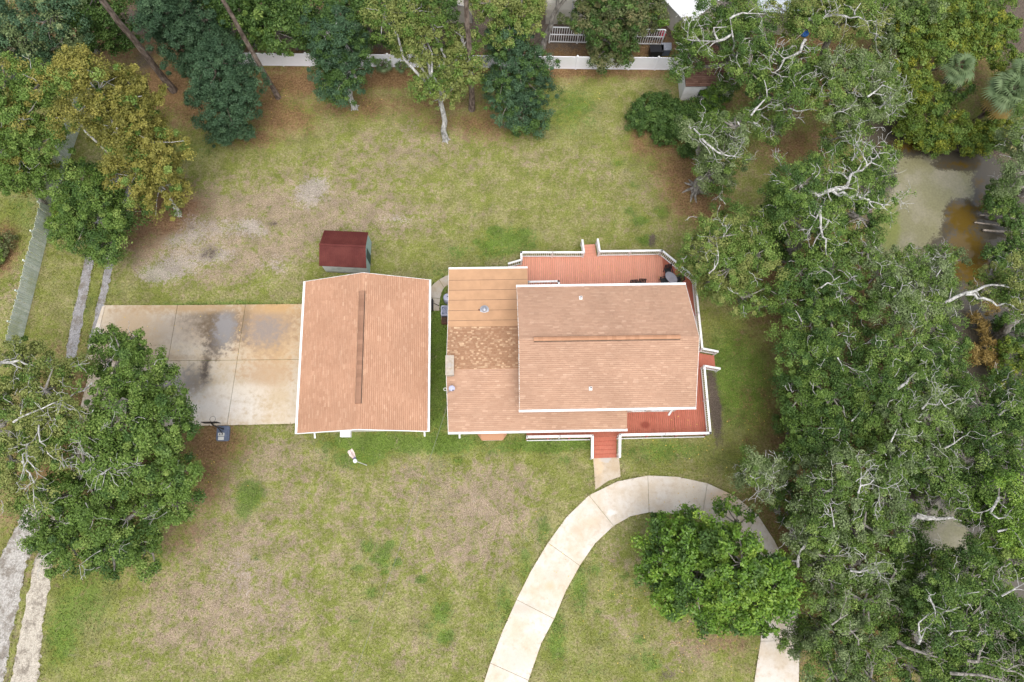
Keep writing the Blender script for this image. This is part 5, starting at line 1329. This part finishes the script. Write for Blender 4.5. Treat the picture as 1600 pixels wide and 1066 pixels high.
tree('live_oak', 'mossy oak with yellow sprays and pale limbs at the left edge', (-20, 700), [(30, 640, 9.0, 52), (70, 610, 9.0, 44), (20, 720, 8.6, 52), (60, 690, 8.8, 44), (-20, 600, 9.2, 60), (90, 650, 9.4, 34), (-10, 770, 7.6, 50), (45, 565, 8.6, 36), (110, 580, 8, 30)],
     'leaf_lime', 'bark_grey', .36, .13, .9, .42, .25, 'bark_white', 2.4, .075, group='big oaks at the left', seed=31, leaf2=('leaf_oak', .3), pale=5, jz=.7, traced=[([(-10, 572, 10), (30, 563, 10), (62, 576, 9.8)], .13, .5), ([(22, 660, 10.4), (65, 638, 10.8), (97, 627, 10.6), (85, 664, 10)], .075, .6), ([(35, 722, 10), (50, 744, 9.6), (55, 795, 8.8)], .06, .4), ([(0, 690, 10), (40, 700, 10), (70, 690, 9.8)], .07, .4), ([(60, 660, 10.6), (62, 690, 10.4), (100, 730, 9.6)], .06, .4)])

# ---- the oak wood on the right
GO = 'live oaks in the wood on the right'
OAK = [
 ('pale limbed live oak at the top, shading the white outbuilding', (1145, 118), [(1110, 55, 7.6, 40), (1150, 30, 8.4, 42), (1180, 60, 7.6, 38), (1075, 85, 6.4, 28), (1130, 5, 9, 44), (1062, 108, 5.0, 20), (1160, 90, 6.4, 32), (1140, 128, 4.6, 22)], 'leaf_oak', .30, .8, .55),
 ('yellow green live oak at the top edge with long white limbs', (1270, 110), [(1270, 35, 8.6, 44), (1310, 30, 8.6, 44), (1345, 15, 8.6, 42), (1230, 20, 8.4, 38), (1300, -10, 9, 50), (1380, 20, 8, 30)], 'leaf_lime', .30, .8, .6),
 ('live oak with crooked white limb right of the white outbuilding', (1215, 205), [(1215, 110, 8, 44), (1190, 150, 7, 36), (1245, 95, 8.2, 36), (1170, 110, 7.0, 32), (1235, 150, 7.4, 38), (1205, 195, 5.6, 32), (1265, 130, 7, 32)], 'leaf_oak', .32, .8, .35),
 ('grey green live oak with lacy white twigs above the pond head', (1330, 220), [(1330, 110, 8, 42), (1365, 145, 8, 42), (1300, 150, 7.4, 38), (1375, 110, 7.4, 34), (1330, 185, 6.6, 38), (1295, 100, 7.4, 32), (1385, 170, 6.6, 24), (1310, 215, 4.6, 28)], 'leaf_oakgrey', .32, .8, .5),
 ('small live oak with fluted roots at the lawn edge by the hedge', (1086, 298), [(1110, 205, 6.2, 40), (1085, 215, 6.0, 22), (1130, 240, 5.4, 40), (1150, 200, 6.4, 34), (1110, 265, 4.4, 30), (1130, 285, 3.6, 26)], 'leaf_oakgrey', .34, .8, .35),
 ('largest bare limbed live oak reaching over the pale pond', (1225, 402), [(1250, 290, 8.8, 48), (1300, 270, 8.8, 50), (1350, 290, 8.4, 46), (1290, 330, 8.6, 48), (1345, 340, 7.8, 42), (1235, 340, 7.4, 40), (1375, 250, 7.6, 30), (1300, 380, 7.0, 36), (1220, 300, 7, 34)], 'leaf_oak', .42, 2, .4),
 ('light green live oak overhanging the deck corner', (1160, 470), [(1110, 375, 6.8, 46), (1150, 350, 7.2, 40), (1085, 400, 5.6, 32), (1140, 420, 6.2, 48), (1185, 400, 6.4, 40), (1160, 465, 5.0, 40), (1185, 480, 4.0, 26), (1115, 440, 5.0, 36), (1190, 350, 6, 30)], 'leaf_lime', .30, .35, .62),
 ('dark green live oak in the middle of the wood below the bare limbed oak', (1270, 470), [(1250, 425, 6.6, 44), (1300, 420, 6.8, 46), (1275, 470, 6.4, 46), (1325, 465, 6.6, 42), (1230, 470, 5.4, 36), (1250, 510, 5.0, 38), (1300, 515, 5.6, 40)], 'leaf_dark', .34, .35, .45),
 ('grey green live oak at the near end of the pale pond', (1390, 520), [(1370, 430, 7.4, 46), (1420, 420, 7.0, 44), (1460, 435, 6.8, 40), (1390, 475, 7.2, 48), (1440, 475, 7.0, 44), (1355, 390, 7.0, 30), (1480, 405, 5.6, 28), (1470, 480, 6, 34)], 'leaf_oakgrey', .36, .35, .5),
 ('dark rounded live oak right of the lawn by the east steps', (1275, 640), [(1255, 560, 6.0, 42), (1300, 555, 6.8, 46), (1250, 620, 5.6, 44), (1300, 620, 6.8, 48), (1345, 590, 7.0, 42), (1265, 670, 4.6, 40), (1320, 670, 6.2, 42), (1230, 600, 4.6, 24), (1355, 640, 7, 38)], 'leaf_dark', .36, .35, .5),
 ('mixed green live oak right of the dark rounded oak', (1400, 600), [(1400, 545, 7.4, 46), (1445, 555, 7.2, 44), (1385, 600, 7.8, 46), (1430, 605, 7.8, 46), (1470, 590, 7.0, 38), (1360, 535, 6.6, 34), (1475, 530, 6, 34)], 'leaf_oak', .34, .35, .45),
 ('white twigged live oak midway down the right wood', (1440, 700), [(1400, 650, 8.0, 46), (1445, 650, 8.2, 44), (1480, 640, 7.6, 40), (1420, 700, 8, 46), (1380, 700, 7.4, 40), (1460, 710, 7.4, 36), (1500, 680, 7, 36)], 'leaf_oakgrey', .34, 1, .55),
 ('live oak at the right edge below the dead reeds', (1540, 690), [(1530, 630, 7.6, 40), (1575, 620, 7.8, 44), (1545, 690, 7.6, 46), (1590, 680, 7.8, 46), (1510, 720, 6.6, 34), (1560, 740, 7, 40), (1610, 640, 7.6, 46)], 'leaf_oak', .34, .8, .45),
 ('grey leaved live oak above the curved drive end', (1320, 840), [(1290, 770, 7.4, 44), (1330, 740, 8.2, 46), (1370, 770, 8.6, 46), (1300, 820, 7.6, 44), (1350, 820, 8.8, 48), (1390, 815, 8.0, 40), (1265, 800, 6.6, 34), (1275, 740, 6.6, 30), (1390, 730, 8, 36), (1290, 870, 7, 40), (1340, 880, 8, 46), (1245, 850, 6.0, 26), (1262, 885, 5.6, 26)], 'leaf_oakgrey', .38, .8, .6),
 ('grey leaved live oak over the lower drive leg at the bottom', (1330, 985), [(1300, 930, 7.4, 46), (1350, 940, 8.0, 46), (1390, 910, 7.6, 42), (1278, 985, 5.4, 36), (1320, 995, 7.6, 48), (1370, 1000, 7.8, 46), (1250, 1010, 4.6, 28), (1300, 1050, 6.8, 44), (1360, 1060, 7.4, 46), (1255, 985, 4.2, 22)], 'leaf_oakgrey', .38, .35, .5),
 ('green live oak with bright white forked limbs at the lower right', (1500, 1000), [(1470, 920, 8.4, 42), (1510, 910, 8.8, 46), (1460, 970, 8.2, 44), (1510, 970, 9.0, 48), (1550, 940, 8.6, 44), (1470, 880, 7.4, 34), (1530, 870, 7.6, 36), (1440, 940, 7, 30)], 'leaf_oak', .36, 1, .45),
 ('live oak with heavy grey limbs in the bottom right corner', (1520, 1075), [(1460, 1030, 8.2, 42), (1520, 1030, 8.8, 46), (1570, 1020, 8.8, 46), (1590, 970, 8.4, 40), (1480, 1070, 8.2, 46), (1560, 1070, 8.8, 50), (1420, 1040, 7.4, 36), (1610, 1050, 8.6, 46)], 'leaf_oak', .40, 1, .4),
 ('bright green live oak at the right edge beside the dark creek', (1590, 850), [(1570, 780, 8.2, 46), (1600, 760, 8.4, 46), (1560, 830, 7.8, 44), (1600, 830, 8.4, 46), (1585, 880, 7.4, 40), (1540, 790, 7.2, 30)], 'leaf_bright', .30, .8, .5),
 ('green live oak arching over the creek at lower right', (1440, 770), [(1475, 745, 7.0, 40), (1500, 765, 7.0, 36), (1440, 740, 7.0, 34), (1510, 800, 6.0, 28), (1450, 800, 5.4, 28)], 'leaf_oak', .34, .35, .45),
 ('small pale live oak between the drive and the lawn edge', (1215, 800), [(1180, 735, 4.6, 30), (1205, 748, 4.8, 30), (1165, 745, 4.0, 20), (1228, 728, 4.8, 24)], 'leaf_oakgrey', .18, .8, .35),
 ('live oak with pale arms over the creek at the right edge', (1560, 530), [(1570, 450, 7.6, 36), (1600, 440, 7.8, 40), (1545, 430, 7.0, 22), (1590, 480, 7.0, 26), (1520, 460, 5.8, 20)], 'leaf_lime', .30, .8, .45),
 ('grey green live oak at the right edge beside the pond', (1600, 300), [(1590, 230, 6.0, 36), (1600, 270, 6.0, 40), (1575, 290, 4.6, 26), (1610, 200, 6.4, 40)], 'leaf_oakgrey', .28, .8, .3),
 ('dark evergreen beside the drive turning under the oaks', (1235, 850), [(1235, 770, 4.0, 30), (1260, 705, 4.6, 36), (1290, 700, 5.4, 36), (1230, 800, 3.0, 22)], 'leaf_dark', .2, .35, .4),
 ('fine leaved live oak in the bottom gap between drive and creek', (1400, 880), [(1420, 860, 5.6, 36), (1400, 900, 5.4, 34), (1425, 920, 5.0, 34), (1400, 960, 5.6, 36), (1410, 1000, 5.4, 34)], 'leaf_oak', .26, .35, .5)]
TRACED = {
 0: [([(1143, 108, 5.6), (1145, 78, 8.0), (1146, 55, 9.2), (1141, 30, 9.9)], .17, .3), ([(1145, 56, 9.2), (1120, 65, 8.8), (1095, 64, 8.5), (1066, 59, 8.2)], .11, .55), ([(1120, 65, 8.8), (1112, 43, 9.2), (1138, 42, 9.6)], .08, .4), ([(1141, 32, 9.9), (1160, 20, 10), (1196, 22, 9.8)], .09, .55), ([(1150, 92, 7.6), (1184, 97, 7.4)], .08, .2)],
 1: [([(1262, 32, 9.8), (1300, 25, 10), (1332, 27, 10), (1352, 31, 9.9), (1378, 40, 9.5)], .11, .55), ([(1330, 25, 10), (1345, 5, 10.2)], .07, .5)],
 2: [([(1258, 60, 9.6), (1250, 80, 9.4), (1226, 95, 9.0), (1209, 115, 8.6), (1240, 123, 8.4)], .12, .5), ([(1228, 170, 7.4), (1277, 173, 7.6)], .09, .35), ([(1172, 182, 7.6), (1198, 155, 8.3), (1194, 125, 8.8)], .09, .5), ([(1230, 145, 8.6), (1247, 150, 8.4)], .06, .4)],
 3: [([(1352, 152, 9.2), (1380, 136, 9.4), (1402, 143, 9.2)], .08, .7), ([(1372, 168, 8.8), (1396, 150, 9.2)], .07, .7), ([(1290, 128, 8.8), (1312, 118, 9.2)], .06, .5), ([(1300, 178, 8.0), (1330, 168, 8.6)], .06, .5)],
 4: [([(1098, 218, 7.6), (1120, 236, 7.2), (1146, 245, 7.2), (1161, 222, 7.4)], .09, .6), ([(1085, 200, 7.4), (1097, 222, 7.3), (1110, 240, 7.0)], .07, .6), ([(1150, 190, 7.6), (1168, 205, 7.5)], .06, .6)],
 5: [([(1230, 382, 3.5), (1250, 357, 5.5), (1272, 344, 7.2), (1276, 322, 8.6), (1280, 303, 9.6)], .30, .1), ([(1280, 303, 9.7), (1250, 290, 9.9), (1230, 275, 10), (1225, 258, 9.9)], .15, .6), ([(1280, 303, 9.7), (1325, 295, 10.1), (1330, 270, 10.2), (1356, 260, 10), (1376, 235, 9.5)], .15, .6),
     ([(1300, 299, 9.9), (1355, 311, 9.8), (1392, 321, 9.0)], .12, .65), ([(1280, 320, 9.4), (1286, 365, 9.0), (1291, 398, 8.2)], .13, .55), ([(1330, 252, 9.9), (1347, 217, 9.4)], .08, .5), ([(1295, 345, 9.2), (1270, 385, 8.2)], .09, .5), ([(1240, 285, 9.9), (1262, 262, 10)], .07, .6)],
 6: [([(1108, 425, 7.6), (1122, 400, 8.2), (1118, 370, 8.6)], .06, .6), ([(1130, 372, 8.6), (1142, 345, 8.6)], .05, .6)],
 7: [([(1285, 448, 8.2), (1300, 440, 8.4), (1312, 432, 8.4)], .06, .7)],
 8: [([(1395, 462, 8.8), (1425, 440, 8.8)], .06, .7), ([(1462, 428, 8.2), (1478, 415, 8.0)], .05, .5)],
 9: [([(1310, 560, 8.6), (1318, 580, 8.6)], .05, .6)],
 11: [([(1397, 614, 9.2), (1431, 582, 9.8)], .15, .2), ([(1440, 640, 9.6), (1470, 625, 9.8), (1485, 640, 9.4)], .07, .7), ([(1392, 690, 9.2), (1402, 670, 9.6)], .06, .6)],
 12: [([(1560, 650, 9.2), (1590, 630, 9.4)], .07, .6), ([(1540, 690, 9.0), (1565, 675, 9.2)], .06, .6)],
 13: [([(1245, 885, 6.4), (1252, 858, 7.4), (1262, 840, 8.2)], .12, .4), ([(1330, 890, 9.6), (1352, 895, 9.8), (1372, 885, 9.8)], .08, .8), ([(1340, 770, 9.8), (1365, 750, 10)], .07, .7), ([(1290, 770, 9.0), (1310, 752, 9.4)], .06, .7)],
 14: [([(1300, 975, 9.0), (1325, 960, 9.4)], .06, .6), ([(1340, 1010, 9.2), (1330, 985, 9.4)], .06, .5)],
 15: [([(1440, 1010, 9.6), (1437, 975, 10), (1452, 958, 10.2)], .09, .7), ([(1455, 932, 10), (1462, 968, 10.2)], .07, .6), ([(1500, 930, 10.4), (1530, 925, 10.4)], .07, .7), ([(1480, 990, 10.2), (1510, 985, 10.6)], .07, .7)],
 16: [([(1403, 1004, 8.2), (1446, 1022, 9.0), (1480, 1034, 9.6)], .13, .3), ([(1484, 1048, 9.8), (1550, 1058, 10.2), (1610, 1072, 10)], .11, .4), ([(1512, 1028, 10.0), (1570, 1048, 10.3), (1620, 1066, 10)], .10, .45), ([(1530, 1040, 10), (1538, 1005, 10.4), (1530, 975, 10.4)], .10, .6)],
 17: [([(1562, 778, 9.8), (1545, 803, 9.4), (1582, 813, 9.6)], .10, .6), ([(1560, 830, 9.2), (1590, 822, 9.6)], .07, .6)],
 18: [([(1410, 821, 6.0), (1435, 805, 7.2), (1456, 808, 7.4), (1502, 814, 7.0)], .26, .05)],
 19: [([(1168, 745, 6.0), (1200, 742, 6.3), (1218, 735, 6.3)], .05, .7)],
 20: [([(1482, 471, 7.4), (1510, 457, 8.0), (1550, 445, 8.6), (1580, 450, 8.8), (1606, 458, 8.8)], .13, .5), ([(1510, 458, 8.0), (1550, 470, 8.2), (1598, 486, 8.2)], .12, .3), ([(1482, 471, 7.4), (1486, 440, 7.4)], .06, .4)],
}
for k, (label, base, lob, lf, tr, br, mix_) in enumerate(OAK):
    l2 = {'leaf_oak': 'leaf_dark', 'leaf_dark': 'leaf_oak', 'leaf_oakgrey': 'leaf_oak', 'leaf_lime': 'leaf_oak', 'leaf_bright': 'leaf_oak'}[lf]
    tree('live_oak', label, base, lob, lf, 'bark_grey', tr, .118, .80, .42, br * .4, 'bark_grey' if k in (14, 16) else 'bark_white', 1.9, .05, group=GO, seed=50 + k, leaf2=(l2, mix_), roots=(k == 4), pale=6 if lf in ('leaf_oakgrey', 'leaf_oak') else 3, jz=.9, shr=.97, flat=.62, traced=TRACED.get(k, ()))
tree('magnolia', 'round glossy bright green tree inside the bend of the drive', (1130, 905), [(1070, 850, 5.0, 52), (1040, 880, 4.2, 42), (1120, 860, 5.8, 56), (1160, 880, 7.2, 54), (1090, 910, 5.4, 54), (1150, 930, 6.8, 52), (1205, 900, 7.6, 44), (1050, 925, 3.6, 38), (1110, 960, 3.6, 34), (1190, 950, 6.4, 38), (1228, 928, 7.2, 28), (1035, 825, 4.0, 24), (1075, 812, 4.2, 18), (1015, 860, 3.4, 20), (1215, 915, 7.4, 32), (1180, 965, 5.2, 28), (1010, 900, 3.2, 18)],
     'leaf_bright', 'bark_grey', .26, .22, 1.5, .42, 0, group=None, seed=90, leaf2=('leaf_dark', .22), asp=.5)
tree('magnolia', 'loose glossy sprig tree touching the drive above the round tree', (1150, 830), [(1130, 786, 3.4, 17), (1152, 795, 3.4, 13), (1122, 800, 3.0, 12), (1172, 806, 2.8, 11), (1145, 822, 3.0, 12)], 'leaf_bright', 'bark_grey', .1, .22, .7, .36, 0, group=None, seed=91, leaf2=('leaf_dark', .4))

# ---- shrubs, thicket and palms
bush('hedge', 'clipped dark green hedge mound at the lawn edge near the outbuilding', [(1010, 178, 1.0, 31), (1038, 178, 1.1, 33), (1064, 188, 1.0, 30), (1030, 200, .8, 26), (1066, 210, .8, 25), (1076, 172, .9, 22), (998, 190, .7, 20), (1050, 165, .9, 22), (1085, 230, .7, 18)], 'leaf_dark', .13, 1.5, .3, 'hedge', None, 101, .7)
bush('vine_shrub', 'bright green vine covered shrub leaning on the outbuilding', [(1110, 165, 1.6, 24), (1095, 180, 1.2, 20), (1120, 150, 2.0, 20), (1100, 195, .8, 14)], 'leaf_bright', .13, 1.3, .3, 'bush', None, 102, leaf2=('leaf_dark', .5))
THK = [('yellow flowering thicket bush at the pond head', [(1430, 180, 1.8, 32), (1420, 205, 1.2, 24), (1450, 215, 1.2, 26)], 'leaf_scrub'),
 ('yellow flowering thicket bush below the front palm', [(1480, 205, 1.6, 32), (1505, 215, 1.2, 26), (1470, 225, .9, 20)], 'leaf_scrub'),
 ('olive thicket bush at the far pond bank corner', [(1540, 215, 1.6, 30), (1525, 230, 1.0, 20), (1565, 205, 1.8, 28)], 'leaf_scrub'),
 ('tall yellow thicket bush left of the palms', [(1425, 120, 3.2, 36), (1405, 150, 2.6, 28), (1440, 150, 2.4, 30)], 'leaf_scrub'),
 ('green thicket tree in the top right clump', [(1430, 60, 4.6, 44), (1470, 70, 4.4, 36), (1400, 85, 4, 34), (1410, 30, 5.2, 40)], 'leaf_oak'),
 ('yellow tinged thicket tree above the palms', [(1505, 75, 4.0, 34), (1480, 45, 4.6, 38), (1530, 60, 4.2, 34)], 'leaf_scrub'),
 ('green rounded thicket tree near the top right corner', [(1535, 25, 5.0, 44), (1560, 50, 4.2, 36), (1500, 15, 5.2, 40)], 'leaf_oak'),
 ('olive thicket bush at the right edge above the pond', [(1575, 100, 2.8, 30), (1590, 140, 2.4, 30), (1570, 160, 2.0, 26)], 'leaf_scrub'),
 ('shaded green bush between the palms', [(1495, 140, 1.2, 26), (1465, 168, 1.0, 22)], 'leaf_dark'),
 ('tall grey green tree at the top edge right of the yellow oak', [(1400, 20, 6.2, 34), (1440, 5, 6.4, 40), (1385, 55, 5, 28)], 'leaf_oakgrey')]
for k, (label, lob, lf) in enumerate(THK):
    bush('thicket', label, lob, lf, .14, 1.2, .38, 'bush', 'thicket bushes beyond the pond', 110 + k, leaf2=('leaf_oak' if lf != 'leaf_oak' else 'leaf_scrub', .4))
for k, (label, lob, lf) in enumerate((
    ('low dark bush on the left fence line', [(85, 345, .7, 14), (92, 325, .7, 12)], 'leaf_bright'),
    ('low reddish bare shrub at the left edge', [(0, 385, .6, 20), (-10, 405, .5, 16)], 'leaf_russet'),
    ('small dark understory bush beside the white fence', [(500, 35, 1.2, 20), (480, 62, .9, 14)], 'leaf_dark'),
    ('understory bush at the wood edge south of the east steps', [(1230, 660, 1.2, 22), (1250, 690, 1.4, 24)], 'leaf_dark'),
    ('understory bush below the bare limbed oak', [(1200, 350, 1.5, 28), (1215, 380, 1.4, 26)], 'leaf_dark'),
    ('understory bush below the grey leaved oak by the drive', [(1265, 850, 1.3, 26), (1280, 900, 1.2, 26)], 'leaf_dark'),
    ('creek bank bush under the arching oak', [(1420, 740, 1.6, 30), (1400, 700, 1.4, 26)], 'leaf_oak'),
    ('creek bank bush in the lower gap', [(1430, 870, 1.6, 26), (1480, 880, 1.2, 22)], 'leaf_scrub'),
    ('pond edge bush at the right below the logs', [(1560, 320, 1.6, 22), (1585, 345, 1.6, 26), (1550, 300, 1.2, 14)], 'leaf_dark'),
    ('olive bush in the creek at the right edge below the reeds', [(1580, 555, 1.4, 26), (1595, 590, 1.6, 26), (1560, 590, 1.2, 18)], 'leaf_scrub'),
    ('dark bush in the creek at the right edge above the reeds', [(1575, 505, 1.2, 22), (1598, 520, 1.4, 22)], 'leaf_dark'),
    ('low bush on the creek bank left of the golden reeds', [(1490, 570, 1.2, 22), (1500, 610, 1.2, 22)], 'leaf_oak'),
    ('dark bush overhanging the creek below the logs', [(1560, 400, 1.6, 24), (1590, 400, 1.8, 26)], 'leaf_dark'))):
    bush('understory_bush', label, lob, lf, .14, 1.1, .34, 'bush', 'low bushes under the trees', 130 + k, leaf2=('leaf_oak', .3))
bush('reed_clump', 'golden brown reed clump in the creek at the right', [(1530, 500, .7, 20), (1545, 480, .7, 14)], 'leaf_reed', .34, .8, .4, 'reeds', None, 150, 1.0, .12, .2)
bush('reed_clump', 'larger golden reed clump below it in the creek', [(1540, 540, .8, 22), (1525, 560, .8, 18), (1550, 565, .7, 16)], 'leaf_reed', .34, .8, .4, 'reeds', None, 151, 1.0, .12, .2)

def palm(label, base, ht, n, fl, seed, dead=0):
    r = np.random.default_rng(seed); b = Vector((*P(*base), 0)); root = thing('fan_palm', label, 'palm', tuple(b), 'fan palms')
    part(MB().tube([b + Vector((0, 0, -.2)), b + Vector((.05, .03, ht * .5)), b + Vector((0, 0, ht))], [.22, .17, .17], 8), 'trunk', 'bark_pine', root)
    st = MB(); Vg, Tg, Vd, Td = [], [], [], []
    for k in range(n + dead):
        isd = k >= n
        a_ = k * 2.39996 + r.normal() * .2; el = (.15 + 1.15 * (k / n)) if not isd else -.35
        el = math.pi / 2 - el * 1.1 if not isd else -.4
        d = Vector((math.cos(a_) * math.cos(el), math.sin(a_) * math.cos(el), math.sin(el))); top = b + Vector((0, 0, ht))
        pl = fl * (.55 + .25 * r.random()); h = top + d * pl + Vector((0, 0, -.10 * pl * pl))
        st.tube([top, top + d * pl * .5 + Vector((0, 0, .03)), h], [.025, .02, .015], 4)
        dn = (d + Vector((0, 0, -.35))).normalized(); s = dn.cross(Vector((0, 0, 1)))
        s = s.normalized() if s.length > 1e-3 else Vector((1, 0, 0)); u = s.cross(dn)
        tint = float(np.clip(.25 + .5 * r.random(), 0, 1)); NS = 15
        for j in range(NS):
            th = (j / (NS - 1) - .5) * 3.6
            dd = dn * math.cos(th) + s * math.sin(th); L_ = fl * (.62 - .10 * abs(th) / 1.8) * (.9 + .2 * r.random()); tip = h + dd * L_ - u * L_ * .22 - Vector((0, 0, L_ * .25)); md = h + dd * L_ * .55
            wv_ = (-dn * math.sin(th) + s * math.cos(th)) * (fl * .045)
            (Vd if isd else Vg).extend([tuple(h), tuple(md - wv_), tuple(tip), tuple(md + wv_)]); (Td if isd else Tg).extend([tint * (.7 + .3 * r.random())] * 4)
    part(st, 'stalks', 'leaf_palm' if False else 'bark_pine', root)
    foliage_object('fronds', [np.array(Vg)], [np.array(Tg)], 'leaf_palm', root)
    if Vd: foliage_object('dead_fronds', [np.array(Vd)], [np.array(Td)], 'leaf_reed', root)
palm('fan palm on the left in the thicket beyond the pond', (1452, 150), 3.7, 24, 1.25, 160)
palm('largest fan palm with brown skirt in the thicket beyond the pond', (1523, 190), 4.0, 36, 1.55, 161, 10)
palm('fan palm behind the largest one in the thicket', (1538, 172), 4.6, 22, 1.3, 162)
palm('small dark palmetto before the white back fence', (600, 108), .5, 14, .75, 163)
palm('smallest palmetto at the fence foot by the pale trunked tree', (628, 108), .3, 12, .6, 164)

# fallen logs in the creek
for k, (a, b, w, lab) in enumerate((((1530, 336), (1620, 350), .10, 'uppermost bleached log lying at the creek edge'), ((1522, 348), (1600, 362), .08, 'middle bleached log lying at the creek edge'), ((1535, 360), (1625, 372), .12, 'lowest and thickest bleached log lying at the creek edge'))):
    A_, B_ = Vector((*P(*a, -.1), -.05)), Vector((*P(*b, 0), .25)); lg = thing('fallen_log', lab, 'log', tuple(A_), 'fallen logs by the pond')
    part(MB().tube([A_, A_.lerp(B_, .4) + Vector((0, .06, .04)), A_.lerp(B_, .75) + Vector((0, -.05, .02)), B_], [w * .7, w * .9, w, w * .85], 7), 'stem', 'wood_dead', lg)
    part(MB().tube([A_.lerp(B_, .5), A_.lerp(B_, .4) + Vector((.1, .5, .35))], [w * .4, .015], 5), 'stub', 'wood_dead', lg)

# ------------------------------------------------------------------ grass and fallen leaves
def height_ok(X, Y):
    ok = ~((X > gx0 + .3) & (X < gx1 - .3) & (Y > gy0 + .3) & (Y < gy1 - .3))
    ok &= ~((X > lx0 + .2) & (X < uwx1) & (Y > ly0 + .4) & (Y < fy1 - .3))
    for poly in PAVED: ok &= ~inside(poly, X, Y)
    ok &= ~(inside(POND, X, Y) | (polydist(POND, X, Y) < .9))
    return ok
N = 420000
gxr = rng.uniform(-40, 34, N); gyr = rng.uniform(-13, 34, N)
keep = height_ok(gxr, gyr); gxr, gyr = gxr[keep], gyr[keep]
cg = cover(gxr, gyr)
p_keep = np.clip(.75 + cg['lush'] * .5 - cg['soil'] * .9 - cg['sand'] * .6 - cg['litter'] * .25, .05, 1) * (vnoise(gxr, gyr, 5, 3, .9) + .35)
k_ = rng.random(len(gxr)) < p_keep; gxr, gyr = gxr[k_], gyr[k_]; cg = {a: v[k_] for a, v in cg.items()}
# longer tufts creeping over the edges of the paving
ex, ey = [], []
for poly in PAVED:
    for a, b in zip(poly, poly[1:] + poly[:1]):
        L = math.hypot(b[0] - a[0], b[1] - a[1])
        for _ in range(int(L * 34)):
            t_ = random.random(); o_ = random.gauss(0, .05)
            ex.append(a[0] + (b[0] - a[0]) * t_ - (b[1] - a[1]) / (L + 1e-6) * o_); ey.append(a[1] + (b[1] - a[1]) * t_ + (b[0] - a[0]) / (L + 1e-6) * o_)
ex, ey = np.array(ex), np.array(ey); ek = height_ok(ex, ey) & (vnoise(ex, ey, 8, 3, .8) > .42); ex, ey = ex[ek], ey[ek]; ne = len(ex)
gxr, gyr = np.concatenate([gxr, ex]), np.concatenate([gyr, ey]); cg = cover(gxr, gyr)
n = len(gxr); th = rng.uniform(0, 6.28, n); hh = rng.uniform(.02, .055, n) * (1 + cg['lush'] * .6); ww = rng.uniform(.03, .075, n); ln = rng.uniform(.0, .09, n); hh[n - ne:] = rng.uniform(.06, .12, ne); ln[n - ne:] = rng.uniform(.05, .15, ne); la = rng.uniform(0, 6.28, n)
bx_, by_ = np.cos(th) * ww, np.sin(th) * ww
V = np.stack([np.stack([gxr - bx_, gyr - by_, np.full(n, -.004)], -1), np.stack([gxr + bx_, gyr + by_, np.full(n, -.004)], -1), np.stack([gxr + np.cos(la) * ln, gyr + np.sin(la) * ln, hh], -1)], 1).reshape(-1, 3)
me = np_mesh('grass', V, 3, 'lawn_ground', {a: np.repeat(v, 3) for a, v in cg.items()})
o = bpy.data.objects.new('grass', me); COL.objects.link(o); o['kind'] = 'stuff'
# scattered fallen leaves
pts = []; hard = []
for (px, py, rx, ry, cnt) in ((1050, 760, 130, 70, 26), (980, 900, 60, 110, 34), (1090, 1010, 110, 40, 50), (1040, 700, 100, 25, 20), (1150, 700, 60, 60, 26), (760, 850, 120, 130, 14), (520, 160, 160, 30, 60), (900, 150, 120, 40, 30), (330, 720, 40, 40, 30), (1200, 620, 40, 60, 30)):
    for _ in range(cnt): pts.append(P(px + random.gauss(0, rx * .5), py + random.gauss(0, ry * .5)))
for (px, py, rx, ry, cnt, z) in ((950, 425, 90, 14, 26, DK + .02), (1050, 662, 40, 10, 8, DK + .02), (1080, 780, 90, 20, 30, .07), (880, 880, 40, 100, 16, .07), (300, 520, 120, 40, 18, .07), (300, 640, 60, 20, 14, .07)):
    for _ in range(cnt): hard.append((*P(px + random.gauss(0, rx * .5), py + random.gauss(0, ry * .5), z), z))
C = np.array([(x, y, .03) for x, y in pts] + hard)
V, T = leaf_quads(C, np.full(len(C), .02), 1, .10, rng, 1.5, .2)
foliage_object('fallen_leaves', [V], [T], 'leaf_fallen', None, 'stuff')
print('leaves', LEAVES[0], 'grass', n, 'tris', sum(len(o.data.polygons) for o in bpy.data.objects if o.type == 'MESH'))
